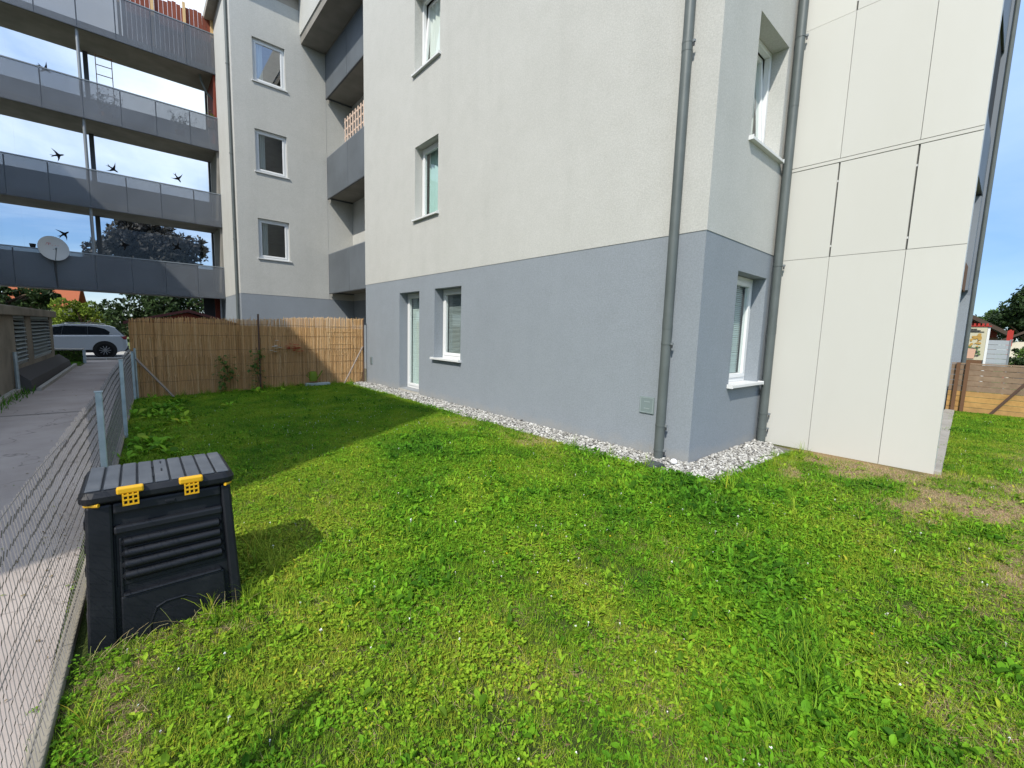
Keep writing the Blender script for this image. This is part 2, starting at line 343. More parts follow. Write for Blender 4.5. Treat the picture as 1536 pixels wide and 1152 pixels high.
def holed_wall(mb, P, u0, u1, z0, z1, holes, flip=False):
    us = sorted({u0, u1, *[h[0] for h in holes], *[h[1] for h in holes]}); us = [u for u in us if u0 <= u <= u1]
    zs = sorted({z0, z1, *[h[2] for h in holes], *[h[3] for h in holes]}); zs = [z for z in zs if z0 <= z <= z1]
    for i in range(len(us)-1):
        for k in range(len(zs)-1):
            um, zm = (us[i]+us[i+1])/2, (zs[k]+zs[k+1])/2
            if any(h[0] < um < h[1] and h[2] < zm < h[3] for h in holes): continue
            mb.quad(P(us[i], 0, zs[k]), P(us[i+1], 0, zs[k]), P(us[i+1], 0, zs[k+1]), P(us[i], 0, zs[k+1]))
    for a, b, c, d, dep in holes:
        if b <= u0 or a >= u1 or d <= z0 or c >= z1: continue
        dd = dep+.09; c2, d2 = max(c, z0), min(d, z1)
        mb.quad(P(a, 0, c2), P(a, dd, c2), P(a, dd, d2), P(a, 0, d2)); mb.quad(P(b, 0, c2), P(b, dd, c2), P(b, dd, d2), P(b, 0, d2))
        if c >= z0: mb.quad(P(a, 0, c), P(b, 0, c), P(b, dd, c), P(a, dd, c))
        if d <= z1: mb.quad(P(a, 0, d), P(b, 0, d), P(b, dd, d), P(a, dd, d))

def window(parent, axis, c, u0, u1, z0, z1, dep, cover=None, sill=True, tilt=0.0, covermat='blind_grey', fw=.055, sillout=.06, name='window', span=None, gmat='window_glass'):
    P = plane_map(axis, c); e = .003
    f = MB(); ring(f, P, u0+e, u1-e, dep, dep+.075, z0+e, z1-e, fw)
    root = f.build(name, 'pvc_white', parent, bevel=.006)
    a, b, c0, c1 = u0+fw, u1-fw, z0+fw, z1-fw; g = .004; sw = .06
    TP = (lambda u, d, z: P(u, d+(z-c0)*tilt, z))
    s = MB(); ring(s, TP, a+g, b-g, dep-.012, dep+.055, c0+g, c1-g, sw)
    if tilt:
        s = MB()
        for (ua, ub, za, zb) in ((a+g, b-g, c0, c0+sw), (a+g, b-g, c1-sw, c1), (a+g, a+g+sw, c0+sw, c1-sw), (b-g-sw, b-g, c0+sw, c1-sw)):
            bt = [TP(ua, dep-.012, za), TP(ub, dep-.012, za), TP(ub, dep+.055, za), TP(ua, dep+.055, za)]
            tp = [TP(ua, dep-.012, zb), TP(ub, dep-.012, zb), TP(ub, dep+.055, zb), TP(ua, dep+.055, zb)]
            s.hexa(bt, tp)
    s.build('sash', 'pvc_white', root, bevel=.006, fix=True)
    p = MB(); pa, pb, p0, p1 = a+g+sw-.01, b-g-sw+.01, c0+g+sw-.01, c1-g-sw+.01
    p.quad(TP(pa, dep+.018, p0), TP(pb, dep+.018, p0), TP(pb, dep+.018, p1), TP(pa, dep+.018, p1)).build('pane', gmat, root)
    lo, hi = (a, b) if span is None else (a+(b-a)*span[0], a+(b-a)*span[1])
    if cover == 'blind':
        bl = MB(); z = c1-.05; k = 0
        while z > c0+.03:
            d0 = dep+.085; j = rnd.uniform(-.002, .002)
            bl.quad(P(lo+.02, d0+.002, z-.011+j), P(hi-.02, d0+.002, z-.011+j), P(hi-.02, d0+.018, z+.011+j), P(lo+.02, d0+.018, z+.011+j)); z -= .026
        for uu in (lo+.12, hi-.12): ubox(bl, P, uu-.002, uu+.002, dep+.081, dep+.083, c0+.03, c1-.03)
        tag(bl.build('blind', covermat, root), None, kind='stuff')
    if cover == 'curtain':
        bl = MB(); n = 40
        for i in range(n):
            ua, ub = lo+(hi-lo)*i/n, lo+(hi-lo)*(i+1)/n
            da, db = dep+.15+.02*math.sin(i*1.1+math.sin(i*.37)), dep+.15+.02*math.sin((i+1)*1.1+math.sin((i+1)*.37))
            bl.quad(P(ua, da, z0+.03), P(ub, db, z0+.03), P(ub, db, z1-.03), P(ua, da, z1-.03))
        bl.build('curtain', covermat, root, smooth=True)
    if sill:
        sm = MB(); ubox(sm, P, u0-.035, u1+.035, -sillout, .0-.002, z0-.028, z0+.004); ubox(sm, P, u0+.002, u1-.002, -.002, dep, z0-.004, z0+.004)
        ubox(sm, P, u0-.047, u0-.035, -sillout-.004, -.002, z0-.034, z0+.016); ubox(sm, P, u1+.035, u1+.047, -sillout-.004, -.002, z0-.034, z0+.016)
        sm.build('sill', 'sill_white', root)
    return root

# ------------------------------------------------------------------ terrain
def sst(a, b, x):
    t = np.clip((np.asarray(x, float)-a)/(b-a), 0, 1); return t*t*(3-2*t)
def zg(x, y):
    x = np.asarray(x, float); y = np.asarray(y, float)
    xe = 4.2+2.2*(1-sst(.2, 2.0, y))
    z = -.24*sst(0, 4.5, xe-x)*(1-.5*sst(3.5, 11, y))
    k = sst(13, 20, y); return z*(1-k)-.15*k
def grid(name, mat, xs, ys, off=0.0, zf=zg):
    xs = np.array(xs); ys = np.array(ys); X, Y = np.meshgrid(xs, ys); Z = zf(X, Y)+off
    v = np.stack([X, Y, Z], -1).reshape(-1, 3); nx = len(xs)
    i = np.arange((len(ys)-1)*(nx-1)); r = i//(nx-1); c = i % (nx-1); a = r*nx+c
    f = np.stack([a, a+1, a+nx+1, a+nx], -1)
    me = bpy.data.meshes.new(name); me.from_pydata(v.tolist(), [], f.tolist()); me.materials.append(MATS[mat]); me.polygons.foreach_set('use_smooth', [True]*len(f))
    o = bpy.data.objects.new(name, me); COL.objects.link(o); o['kind'] = 'structure'; return o, v
def flat(name, mat, x0, y0, x1, y1, z):
    o = MB().quad((x0, y0, z), (x1, y0, z), (x1, y1, z), (x0, y1, z)).build(name, mat); o['kind'] = 'structure'; return o
tag(flat('ground', 'far_ground', -900, -900, 900, 900, -.34), 'far ground stretching to the horizon')
grid('path', 'asphalt', np.linspace(-12, -.40, 30), np.linspace(-10, 24.6, 90), .004)[0]['label'] = 'grey asphalt path along the wire mesh fence'
tag(flat('street', 'street_pale', -70, 24.9, 60, 34, -.19), 'sunlit street beyond the walkway')
tag(flat('yard', 'yard_ground', -.30, 11.66, 7.1, 24.6, -.165), 'yard behind the reed fence')
k = MB()
for i in range(40): k.box(-30+i*1.0, 24.6, -.30, -30+i*1.0+.985, 24.75, -.06)
tag(k.build('street_kerb', 'concrete_pale'), 'pale kerb where the path meets the street', kind='structure')

def path_wear():
    m = MATS['asphalt']; t = m.node_tree; b = t.nodes['Principled BSDF']; old = b.inputs['Base Color'].links[0].from_socket
    c = mixc(t, ramp(t, noise(t, .35, 6, .65, loc=(3, 1, 0)), [(.42, (0, 0, 0)), (.7, (.6, .6, .6))]), old, (.25, .205, .18))
    c = mixc(t, ramp(t, noise(t, 7, 6, .7), [(.55, (0, 0, 0)), (.8, (.55, .55, .55))]), c, (.26, .22, .195))
    v = N(t, 'ShaderNodeTexVoronoi', feature='DISTANCE_TO_EDGE'); v.inputs['Scale'].default_value = .42
    g = N(t, 'ShaderNodeNewGeometry'); wv = N(t, 'ShaderNodeVectorMath', operation='ADD'); nz = N(t, 'ShaderNodeTexNoise'); nz.inputs['Scale'].default_value = 2.5; t.links.new(g.outputs['Position'], nz.inputs[0]); t.links.new(g.outputs['Position'], wv.inputs[0]); t.links.new(nz.outputs['Color'], wv.inputs[1]); t.links.new(wv.outputs[0], v.inputs['Vector'])
    c = mixc(t, ramp(t, v.outputs['Distance'], [(.0, (.6, .6, .6)), (.006, (0, 0, 0))]), c, (.12, .10, .09))
    t.links.new(c, b.inputs['Base Color'])
path_wear()
m = MB()
for i in range(12): a, c = -2.6+i*.195, -2.6+(i+1)*.195; m.quad((a, 10.45, float(zg(a, 10.45))+.009), (c, 10.46, float(zg(c, 10.46))+.009), (c, 10.49, float(zg(c, 10.49))+.009), (a, 10.48, float(zg(a, 10.48))+.009))
tag(m.build('path_joint', 'gap_grey'), 'dark transverse joint across the path', kind='structure')
def fx(y): return -.35+.0266*(y-3)
# lawn
LX = np.arange(-.5, 16.01, .08); LY = np.arange(-7.0, 11.7, .08)
lawn, LV = grid('lawn', 'lawn_soil', LX, LY)
lawn['label'] = 'lawn of grass and broadleaf weeds with dry patches'
x, y = LV[:, 0], LV[:, 1]
def blob(cx, cy, rx, ry=None): ry = ry or rx; return np.exp(-(((x-cx)/rx)**2+((y-cy)/ry)**2))
rs = np.random.RandomState(3)
def vnoise(sc, seed):
    r = np.random.RandomState(seed); g = r.rand(260, 260)
    u = (x+20)/sc; w = (y+20)/sc; i = u.astype(int) % 259; j = w.astype(int) % 259; fu = u-np.floor(u); fw_ = w-np.floor(w); fu = fu*fu*(3-2*fu); fw_ = fw_*fw_*(3-2*fw_)
    return g[i, j]*(1-fu)*(1-fw_)+g[i+1, j]*fu*(1-fw_)+g[i, j+1]*(1-fu)*fw_+g[i+1, j+1]*fu*fw_
n1 = .5*vnoise(.9, 1)+.3*vnoise(.4, 2)+.2*vnoise(.2, 4); n2 = .6*vnoise(.6, 5)+.4*vnoise(.25, 6); n3 = .6*vnoise(.35, 8)+.4*vnoise(.17, 9)
inside = ((x > fx(y)+.02) & (y < 11.6) & ~((x > 4.27) & (y > 1.82)) & ~((x > 6.3) & (y > 1.78)) & ~((x > 6.6) & (y > .35+(x-6.7)*.047)) & (x < 14.0))
inside &= ~((np.abs(x-.065) < .33) & (y > 2.92) & (y < 3.46))
gedge = np.clip(np.where(y > 1.9, 4.3-x, np.hypot(np.maximum(0, x-6.2), np.maximum(0, 1.8-y))+np.maximum(0, 4.2-x)), 0, 9)
dry = (1.0*blob(3.95, 5.4, .4, .75)+1.0*blob(4.0, 4.1, .3, .55)+1.0*blob(6.4, 1.35, .75, .3)+.9*blob(5.7, .35, .8, .3)+1.0*blob(6.0, -.15, 1.0, .3)+.9*blob(4.4, -.2, .8, .22)
       + .95*blob(2.75, -.05, .6, .2)+.3*blob(1.4, 1.35, .3, .2)+.8*blob(-.2, 2.3, .16, .5)+.6*blob(.1, 2.72, .35, .14)+.6*blob(7.2, -.5, 1.2, .25)+.2*blob(1.9, .95, .3, .2)+.2*blob(1.0, 2.0, .3, .2)+.9*blob(6.65, .95, .12, .9)+.8*blob(5.6, 1.45, .6, .12)+.8*blob(5.9, 1.0, .6, .22)+.75*blob(6.35, .75, .3, .35)+.55*blob(5.0, .5, .5, .2)+.6*blob(8.5, -.3, 1.5, .4)+.5*blob(3.95, 3.2, .22, .4)+.45*blob(3.4, 1.2, .25))
dry += .9*blob(6.1, 1.15, .7, .35)+.7*blob(5.4, .6, .7, .25)+.6*blob(6.5, .3, .5, .4)
dry = np.clip(dry*(.15+1.75*np.clip((n3-.28)*1.6, 0, 1))*.98*(.6+.4*sst(3.5, 5.5, x))+np.clip(n2-.70, 0, 1)*1.0, 0, 1)
deep = np.clip(blob(3.9, 1.9, .9, .6)+blob(3.2, .95, .7, .35)+.9*blob(2.4, .5, .5, .25)+.9*blob(2.7, 4.7, .9, .8)+.8*blob(4.0, 3.1, .4, .6)+.5*blob(1.17, 2.36, .35, .25)+.7*blob(2.0, 3.0, .7)+.5*blob(5.2, .9, .8, .3), 0, 1)
deep = np.clip(deep*(.1+1.3*n2)+.5*np.clip(n1-.56, 0, 1), 0, 1)
def setattr_(me, name, arr):
    a = me.attributes.new(name, 'FLOAT', 'POINT'); a.data.foreach_set('value', np.asarray(arr, np.float32))
setattr_(lawn.data, 'dry', np.clip(dry*1.2, 0, 1))
yel = 1.0*blob(.95, 3.7, .8, .9)+.55*blob(.6, 2.4, .6, .4)+.5*blob(1.4, 1.5, .8, .4)+.35*blob(2.6, 3.2, .7)+.45*blob(3.2, .35, 1.2, .3)+.4*blob(5, .2, 1.5, .4)
hue = np.clip(.54+.40*yel-.45*deep+.9*(n3-.5)+.35*dry-.10*(y > 6.2), 0, 1)
near = 1/(1+np.clip((np.hypot(x, y)-3.0)/3.5, 0, 9)**1.2)
far = 1-near
dens = {
 'grass': inside*(.35+.65*n2)*(1-.93*dry)*(.75+.42*far)*(.72+.6*np.clip((n3-.2)*1.5, 0, 1)),
 'weeds': inside*np.clip(.26+1.1*deep+.6*np.clip(n1-.45, 0, 1), 0, 1)*(1-.88*np.clip(dry*1.3, 0, 1))*np.clip(.3+.9*near, 0, 1),
 'clover': inside*np.clip(.35+1.0*np.clip(n3-.4, 0, 1), 0, 1)*(1-.85*np.clip(dry*1.2, 0, 1)),
 'straw': inside*np.clip(.05+.95*dry, 0, 1),
 'flowers': inside*np.clip(.08+.9*blob(2.2, 7.2, 1.1, 1.3)+.25*blob(4.2, 1.5, 2.5, 1.2)+.15*n3, 0, 1)*(1-dry),
 'tall': inside*np.clip(1.0*blob(.62, 3.35, .14, .3)+.5*blob(.45, 2.9, .08, .1)+.3*blob(4.2, 5, .06, 6)*n3+.6*blob(fx(y)+.1, y, .12, 1)*(y > 3.6)*n3+.35*blob(6.4, 1.75, .5, .1)+.5*blob(6.9, .32, .2, .08)+.6*blob(5.3, 1.6, .5, .12)*n3+.5*blob(2, 11.45, 2.4, .16)+.5*blob(.1, 2.86, .38, .06)+.45*blob(fx(y)+.06, y, .05, 1)*(y < 3.6)*n3+.3*blob(2.4, .5, .35, .2)*n3, 0, 1),
 'bigleaf': inside*np.clip(1.2*blob(.2, 9.3, .45, 1.3)+.5*blob(.1, 7.4, .25, .8)+.5*blob(1.4, 11.2, .9, .25), 0, 1),
}
# --- tuft meshes for scattering (kept outside the scene's own collections)
def blade(mb, base, yaw, lean, L, w, curl=.6, seg=2, fold=0.0):
    d = Vector((math.cos(yaw), math.sin(yaw), 0)); sd = Vector((-math.sin(yaw), math.cos(yaw), 0)); p = Vector(base); a = lean; vs = []
    for i in range(seg+1):
        t = i/seg; ww = w*(1-t**1.6)
        vs.append((p-sd*ww/2, p+sd*ww/2)); p = p+(d*math.sin(a)+Vector((0, 0, 1))*math.cos(a))*(L/seg); a += curl/seg
    b = []; fs = []
    for i, (l, r) in enumerate(vs):
        b += [l, r]
        if i: fs.append((2*i-2, 2*i-1, 2*i+1, 2*i))
    mb.add(b, fs, rnd.random())
def oval(mb, base, yaw, lean, L, w, curl=.7, cup=.18, stem=.2, wav=0.0):
    d = Vector((math.cos(yaw), math.sin(yaw), 0)); sd = Vector((-math.sin(yaw), math.cos(yaw), 0)); p = Vector(base); a = lean; rows = []
    prof = ((0, .12), (stem, .22), (stem+(1-stem)*.3, .85), (stem+(1-stem)*.6, 1.0), (stem+(1-stem)*.85, .62), (1, .08)); pt = 0
    for t, ww in prof:
        st = (t-pt)*L; a += curl*(t-pt); pt = t
        dirv = d*math.sin(a)+Vector((0, 0, 1))*math.cos(a); nrm = -d*math.cos(a)+Vector((0, 0, 1))*math.sin(a)
        p = p+dirv*st; k = w*ww/2; up = nrm*k*cup*2+nrm*wav*w*rnd.uniform(-.3, .3)
        rows.append((p-sd*k+up, p, p+sd*k+up))
    b = []; fs = []
    for i, r in enumerate(rows):
        b += list(r)
        if i: o = 3*i; fs += [(o-3, o-2, o+1, o), (o-2, o-1, o+2, o+1)]
    mb.add(b, fs, rnd.random())
SCAT = {}
def variant(coll, mb, mat, smooth=True):
    o = mb.build('tuft', mat, smooth=smooth); COL.objects.unlink(o); SCAT.setdefault(coll, bpy.data.collections.new(coll)).objects.link(o)
for v in range(6):
    m = MB()
    for i in range(22): blade(m, (rnd.gauss(0, .022), rnd.gauss(0, .022), -.003), rnd.uniform(0, 6.28), rnd.uniform(.1, 1.0), rnd.uniform(.025, .055), rnd.uniform(.0025, .0042), rnd.uniform(.2, 1.1))
    variant('grass', m, 'blade_green')
for v in range(12):
    m = MB(); n = rnd.randint(4, 10); y0 = rnd.uniform(0, 6); kind = v % 3
    for i in range(n):
        L = rnd.uniform(.028, .075); wd = L*rnd.uniform(.2, .34) if kind == 0 else (L*rnd.uniform(.32, .48) if kind == 1 else L*rnd.uniform(.14, .24))
        oval(m, (rnd.gauss(0, .012), rnd.gauss(0, .012), 0), y0+i*6.28/n+rnd.uniform(-.5, .5), rnd.uniform(.25, 1.35), L, wd, rnd.uniform(-.2, 1.1), rnd.uniform(.1, .35), rnd.uniform(.1, .4), wav=1.0)
    for i in range(6): blade(m, (rnd.gauss(0, .02), rnd.gauss(0, .02), 0), rnd.uniform(0, 6.28), rnd.uniform(.1, 1.0), rnd.uniform(.025, .06), rnd.uniform(.0022, .0038), rnd.uniform(.2, 1.1))
    variant('weeds', m, 'weed_green')
for v in range(5):
    m = MB()
    for i in range(13):
        bx_, by_, h = rnd.gauss(0, .035), rnd.gauss(0, .035), rnd.uniform(.010, .032); q = rnd.uniform(0, 6.28); tl = rnd.uniform(1.0, 1.6)
        m.add([(bx_-.0006, by_, 0), (bx_+.0006, by_, 0), (bx_, by_, h)], [(0, 1, 2)])
        for j in range(3): oval(m, (bx_, by_, h), q+j*2.09, tl, rnd.uniform(.010, .016), rnd.uniform(.010, .014), .15, .1, .05)
    variant('clover', m, 'clover_green')
for v in range(4):
    m = MB()
    for i in range(16): blade(m, (rnd.gauss(0, .03), rnd.gauss(0, .03), rnd.uniform(0, .006)), rnd.uniform(0, 6.28), rnd.uniform(1.0, 1.52), rnd.uniform(.03, .075), rnd.uniform(.0014, .0026), rnd.uniform(-.1, .25))
    variant('straw', m, 'straw')
for v in range(5):
    m = MB(); h = rnd.uniform(.018, .034); m.tube([(0, 0, 0), (.003, 0, h)], .0007, 3, False)
    for i in range(14):
        a = rnd.uniform(0, 6.28); e = rnd.uniform(.2, 1.5); oval(m, (.003, 0, h), a, e, rnd.uniform(.0045, .0065), .003, .3, .1, .1)
    variant('flowers', m, 'flower_yellow' if v == 4 else 'flower_white')
for v in range(3):
    m = MB()
    for i in range(26): blade(m, (rnd.gauss(0, .02), rnd.gauss(0, .02), 0), rnd.uniform(0, 6.28), rnd.uniform(.05, .5), rnd.uniform(.09, .2), rnd.uniform(.003, .0055), rnd.uniform(.5, 1.6), 4)
    variant('tall', m, 'blade_green')
for v in range(3):
    m = MB()
    for i in range(8): oval(m, (rnd.gauss(0, .01), rnd.gauss(0, .01), 0), i*.8+rnd.uniform(-.3, .3), rnd.uniform(.25, .9), rnd.uniform(.14, .24), rnd.uniform(.06, .10), rnd.uniform(.5, 1.2), .2, .35, wav=.4)
    variant('bigleaf', m, 'clover_green')
def scatter(name, coll, attr, density, smin, smax, seed, tilt, label, cat=None, hfar=None):
    me = lawn.data.copy(); me.name = name
    for k_, a_ in (('d', attr),): setattr_(me, 'd', dens[a_])
    setattr_(me, 'sz', .62+.5*n1+.75*deep); setattr_(me, 'hue', hue)
    o = bpy.data.objects.new(name, me); COL.objects.link(o); tag(o, label, kind='stuff')
    g = bpy.data.node_groups.new(name, 'GeometryNodeTree')
    g.interface.new_socket('Geometry', in_out='INPUT', socket_type='NodeSocketGeometry'); g.interface.new_socket('Geometry', in_out='OUTPUT', socket_type='NodeSocketGeometry')
    gi = N(g, 'NodeGroupInput'); go = N(g, 'NodeGroupOutput')
    na = N(g, 'GeometryNodeInputNamedAttribute', data_type='FLOAT'); na.inputs[0].default_value = 'd'
    ml = N(g, 'ShaderNodeMath', operation='MULTIPLY'); ml.inputs[1].default_value = density; g.links.new(na.outputs[0], ml.inputs[0])
    dp = N(g, 'GeometryNodeDistributePointsOnFaces', distribute_method='RANDOM')
    g.links.new(gi.outputs[0], dp.inputs['Mesh']); g.links.new(ml.outputs[0], dp.inputs['Density']); dp.inputs['Seed'].default_value = seed
    ci = N(g, 'GeometryNodeCollectionInfo'); ci.inputs['Collection'].default_value = SCAT[coll]; ci.inputs['Separate Children'].default_value = True; ci.inputs['Reset Children'].default_value = True
    ip = N(g, 'GeometryNodeInstanceOnPoints'); ip.inputs['Pick Instance'].default_value = True
    rv = N(g, 'FunctionNodeRandomValue', data_type='FLOAT_VECTOR'); rv.inputs[0].default_value = (-tilt, -tilt, 0); rv.inputs[1].default_value = (tilt, tilt, 6.283); rv.inputs['Seed'].default_value = seed+1
    rf = N(g, 'FunctionNodeRandomValue', data_type='FLOAT'); rf.inputs[2].default_value = smin; rf.inputs[3].default_value = smax; rf.inputs['Seed'].default_value = seed+2
    ns = N(g, 'GeometryNodeInputNamedAttribute', data_type='FLOAT'); ns.inputs[0].default_value = 'sz'
    # random size times patch size
    smp = N(g, 'ShaderNodeMath', operation='MULTIPLY'); g.links.new(rf.outputs[1], smp.inputs[0]); g.links.new(ns.outputs[0], smp.inputs[1])
    g.links.new(dp.outputs['Points'], ip.inputs['Points']); g.links.new(ci.outputs[0], ip.inputs['Instance'])
    g.links.new(rv.outputs[0], ip.inputs['Rotation']); g.links.new(smp.outputs[0], ip.inputs['Scale']); g.links.new(ip.outputs[0], go.inputs[0])
    md = o.modifiers.new('scatter', 'NODES'); md.node_group = g
    return o
scatter('grass', 'grass', 'grass', 1700, .7, 1.4, 1, .25, 'short green grass blades of the lawn')
scatter('broadleaf_weeds', 'weeds', 'weeds', 860, .5, 1.15, 11, .2, 'plantain and dandelion leaves spread over the lawn')
scatter('clover', 'clover', 'clover', 290, .65, 1.2, 21, .15, 'clover patches in the lawn')
scatter('dry_grass', 'straw', 'straw', 1050, .7, 1.3, 31, .1, 'straw coloured dry grass on the bare patches')
scatter('clover_flowers', 'flowers', 'flowers', 60, .8, 1.5, 41, .2, 'small white clover flowers dotted over the lawn')
scatter('tall_grass', 'tall', 'tall', 120, .7, 1.3, 51, .15, 'uncut taller grass beside the compost bin and along the edges')
scatter('large_leaf_weeds', 'bigleaf', 'bigleaf', 22, .6, 1.15, 61, .2, 'large leaved weeds in the corner by the reed fence')

# gravel bed
g_ = MB().quad((4.27, 2.32, .004), (4.76, 2.32, .004), (4.76, 11.62, .004), (4.27, 11.62, .004)).quad((4.2, 1.84, .004), (6.62, 1.78, .004), (6.80, 2.32, .004), (4.2, 2.32, .004))
tag(g_.build('gravel_bed', 'gravel_bed'), 'gravel bed along the foot of the building', kind='structure')
def ico():
    bm = bmesh.new(); bmesh.ops.create_icosphere(bm, subdivisions=1, radius=1); v = np.array([p.co[:] for p in bm.verts]); f = [tuple(q.index for q in p.verts) for p in bm.faces]; bm.free(); return v, f
IV, IF = ico()
def stones(n, place, smin, smax, seed):
    r = np.random.RandomState(seed); mb = MB(); vs = []; fs = []; ts = []
    for i in range(n):
        px_, py_, pz_ = place(r); s = r.uniform(smin, smax); sc = s*np.array([r.uniform(.8, 1.35), r.uniform(.7, 1.1), r.uniform(.5, .8)])
        a = r.uniform(0, 6.28); vv = IV*(1+r.uniform(-.16, .16, (len(IV), 1)))*sc; c, s_ = math.cos(a), math.sin(a)
        tl = r.uniform(-.4, .4); vv = np.stack([vv[:, 0], vv[:, 1], vv[:, 2]+vv[:, 0]*tl], -1)
        vv = np.stack([vv[:, 0]*c-vv[:, 1]*s_, vv[:, 0]*s_+vv[:, 1]*c, vv[:, 2]], -1)+(px_, py_, pz_)
        b = len(vs); vs.extend(vv.tolist()); fs.extend([(q[0]+b, q[1]+b, q[2]+b) for q in IF]); ts.extend([float(np.clip(r.normal(.56, .27), 0, 1))]*len(IF))
    mb.v = vs; mb.f = fs; mb.t = ts; return mb
def gp_(r):
    while True:
        if r.rand() < .72:
            yy = 11.6-9.3*r.rand()**.8; xx = r.uniform(4.21+.03*math.sin(yy*5)+.03*math.sin(yy*1.7), 4.755)
        else: xx, yy = r.uniform(4.2, 6.75), r.uniform(1.80, 2.31)
        if xx > 6.3 and yy < 1.8+(xx-6.3)*.7: continue
        if 4.2 < xx < 4.44 and 2.41 < yy < 2.61: continue
        return xx, yy, r.uniform(.006, .030)
tag(stones(9500, gp_, .009, .0225, 5).build('gravel', 'gravel_stone'), 'pale crushed gravel strip along the foot of the grey wall', kind='stuff')

# ------------------------------------------------------------------ main apartment block
XF, YN, XP, ZB, ZT = 4.77, 2.32, 6.81, 2.645, 12.9
blk = thing('apartment_building', 'white rendered apartment block with blue grey base and white clad corner bay', 'building', (XF, YN, 0))
H1 = [(8.69, 9.65, .075, 2.33, .21), (7.05, 8.04, .895, 2.34, .21)]
H2 = [(7.94, 8.90, 3.865, 5.38, .17), (7.92, 8.94, 6.85, 8.36, .17), (7.93, 8.92, 9.84, 11.35, .17)]
PX = plane_map('X', XF); PN = plane_map('Y', YN)
HN1 = [(5.68, 6.62, .88, 2.315, .17)]; HN2 = [(5.67, 6.62, 3.86, 5.26, .19), (5.67, 6.62, 6.85, 8.25, .19)]
m = MB(); holed_wall(m, PX, YN, 11.65, -.4, ZB, H1); holed_wall(m, PN, XF, XP+.06, -.4, ZB, HN1)
m.quad((XF, 11.65, -.4), (7.2, 11.65, -.4), (7.2, 11.65, ZB), (XF, 11.65, ZB))
m.build('base_wall', 'grey_plaster', blk)
e = .006
m = MB(); holed_wall(m, plane_map('X', XF-e), YN-e, 11.65+e, ZB, ZT, [(a, b, c, d, f+e) for a, b, c, d, f in H2]); holed_wall(m, plane_map('Y', YN-e), XF-e, XP+.06, ZB, ZT, [(a, b, c, d, f+e) for a, b, c, d, f in HN2])
m.quad((XF-e, 11.65+e, ZB), (7.2, 11.65+e, ZB), (7.2, 11.65+e, ZT), (XF-e, 11.65+e, ZT))
m.quad((XF-e, YN-e, ZB), (XF, YN, ZB), (XF, 11.65, ZB), (XF-e, 11.65, ZB)); m.quad((XF-e, YN-e, ZB), (XP, YN-e, ZB), (XP, YN, ZB), (XF, YN, ZB))
m.build('upper_wall', 'white_plaster', blk)
m = MB(); m.box(XF-.25, YN-.2, ZT, 15.1, 11.85, ZT+.25); m.build('roof', 'concrete', blk)
m = MB(); m.quad((14.8, .86, -.4), (14.8, 11.65, -.4), (14.8, 11.65, ZT), (14.8, .86, ZT)); m.quad((7.2, 11.655, -.4), (14.8, 11.655, -.4), (14.8, 11.655, ZT), (7.2, 11.655, ZT)); m.build('rear_wall', 'white_plaster', blk)
for zf in (2.7, 5.69, 8.68): m = MB(); m.box(XF+.35, YN+.35, zf-.12, 14.5, 11.4, zf+.12); m.build('floor_slab', 'concrete', blk)
m = MB(); m.box(XF+4, 2.9, 0, XF+4.2, 11.2, ZT-.1); m.build('inner_wall', 'white_plaster', blk)
w_ = window(blk, 'X', XF, 8.69, 9.65, .075, 2.33, .21, 'blind', sill=False, covermat='blind_pale', name='glazed_door'); w_['label'] = 'narrow white glazed door with pale blinds'
mm = MB(); mm.box(XF+.165, 8.84, 1.02, XF+.185, 8.87, 1.14); mm.build('handle', 'steel_mid', w_)
mm = MB(); mm.box(XF-.02, 8.66, -.05, XF+.2, 9.68, .06); mm.build('threshold', 'concrete_pale', w_)
window(blk, 'X', XF, 7.05, 8.04, .895, 2.34, .21, 'blind', covermat='blind_grey', sillout=.075)
w_ = window(blk, 'X', XF, 7.94, 8.90, 3.865, 5.38, .17, 'curtain', covermat='curtain_teal', span=(0, 1))
window(blk, 'X', XF, 7.92, 8.94, 6.85, 8.36, .17, 'curtain', tilt=.09, covermat='curtain')
window(blk, 'X', XF, 7.93, 8.92, 9.84, 11.35, .17)
window(blk, 'Y', YN, 5.68, 6.62, .88, 2.315, .17, 'blind', covermat='blind_pale', sillout=.075)
window(blk, 'Y', YN, 5.67, 6.62, 3.86, 5.26, .19, 'curtain', tilt=.08, covermat='curtain')
window(blk, 'Y', YN, 5.67, 6.62, 6.85, 8.25, .19)
# clad bay: every facade panel its own piece over a dark backing
m = MB(); m.box(XP+.022, .445, -.1, XP+.14, YN+.2, ZT); m.build('panel_backing', 'gap_grey', blk)
rows = [(-.06, 2.561, .0025), (2.566, 3.717, .009), (3.772, 5.471, .0025), (5.476, 6.66, .009), (6.72, 8.42, .0025), (8.43, 9.62, .011), (9.68, 12.85, .004)]
cols = [(1.668, YN+.0), (.928, 1.668), (.435, .928)]
for z0, z1, gp in rows:
    for y0, y1 in cols:
        m = MB(); m.box(XP+rnd.uniform(-.0015, .0015), y0+(gp if y0 > .5 else 0), z0, XP+.016, y1-(gp if y1 < 2 else 0), z1, rnd.random()); m.build('facade_panel', 'panel_white', blk)
for z in (3.745, 6.69, 9.65): m = MB(); m.box(XP-.002, .436, z-.019, XP+.018, YN-.01, z+.019); m.build('joint_trim', 'panel_white', blk)
for z in (2.70, 3.5, 5.6, 6.5):
    for y_ in (.928, 1.668): m = MB(); m.box(XP+.017, y_-.02, z-.012, XP+.021, y_+.02, z+.012); m.build('panel_clip', 'sill_white', blk)
m = MB(); m.box(XP+.016, .437, .03, XP+.15, .445, ZT); m.build('corner_panel', 'panel_white', blk)
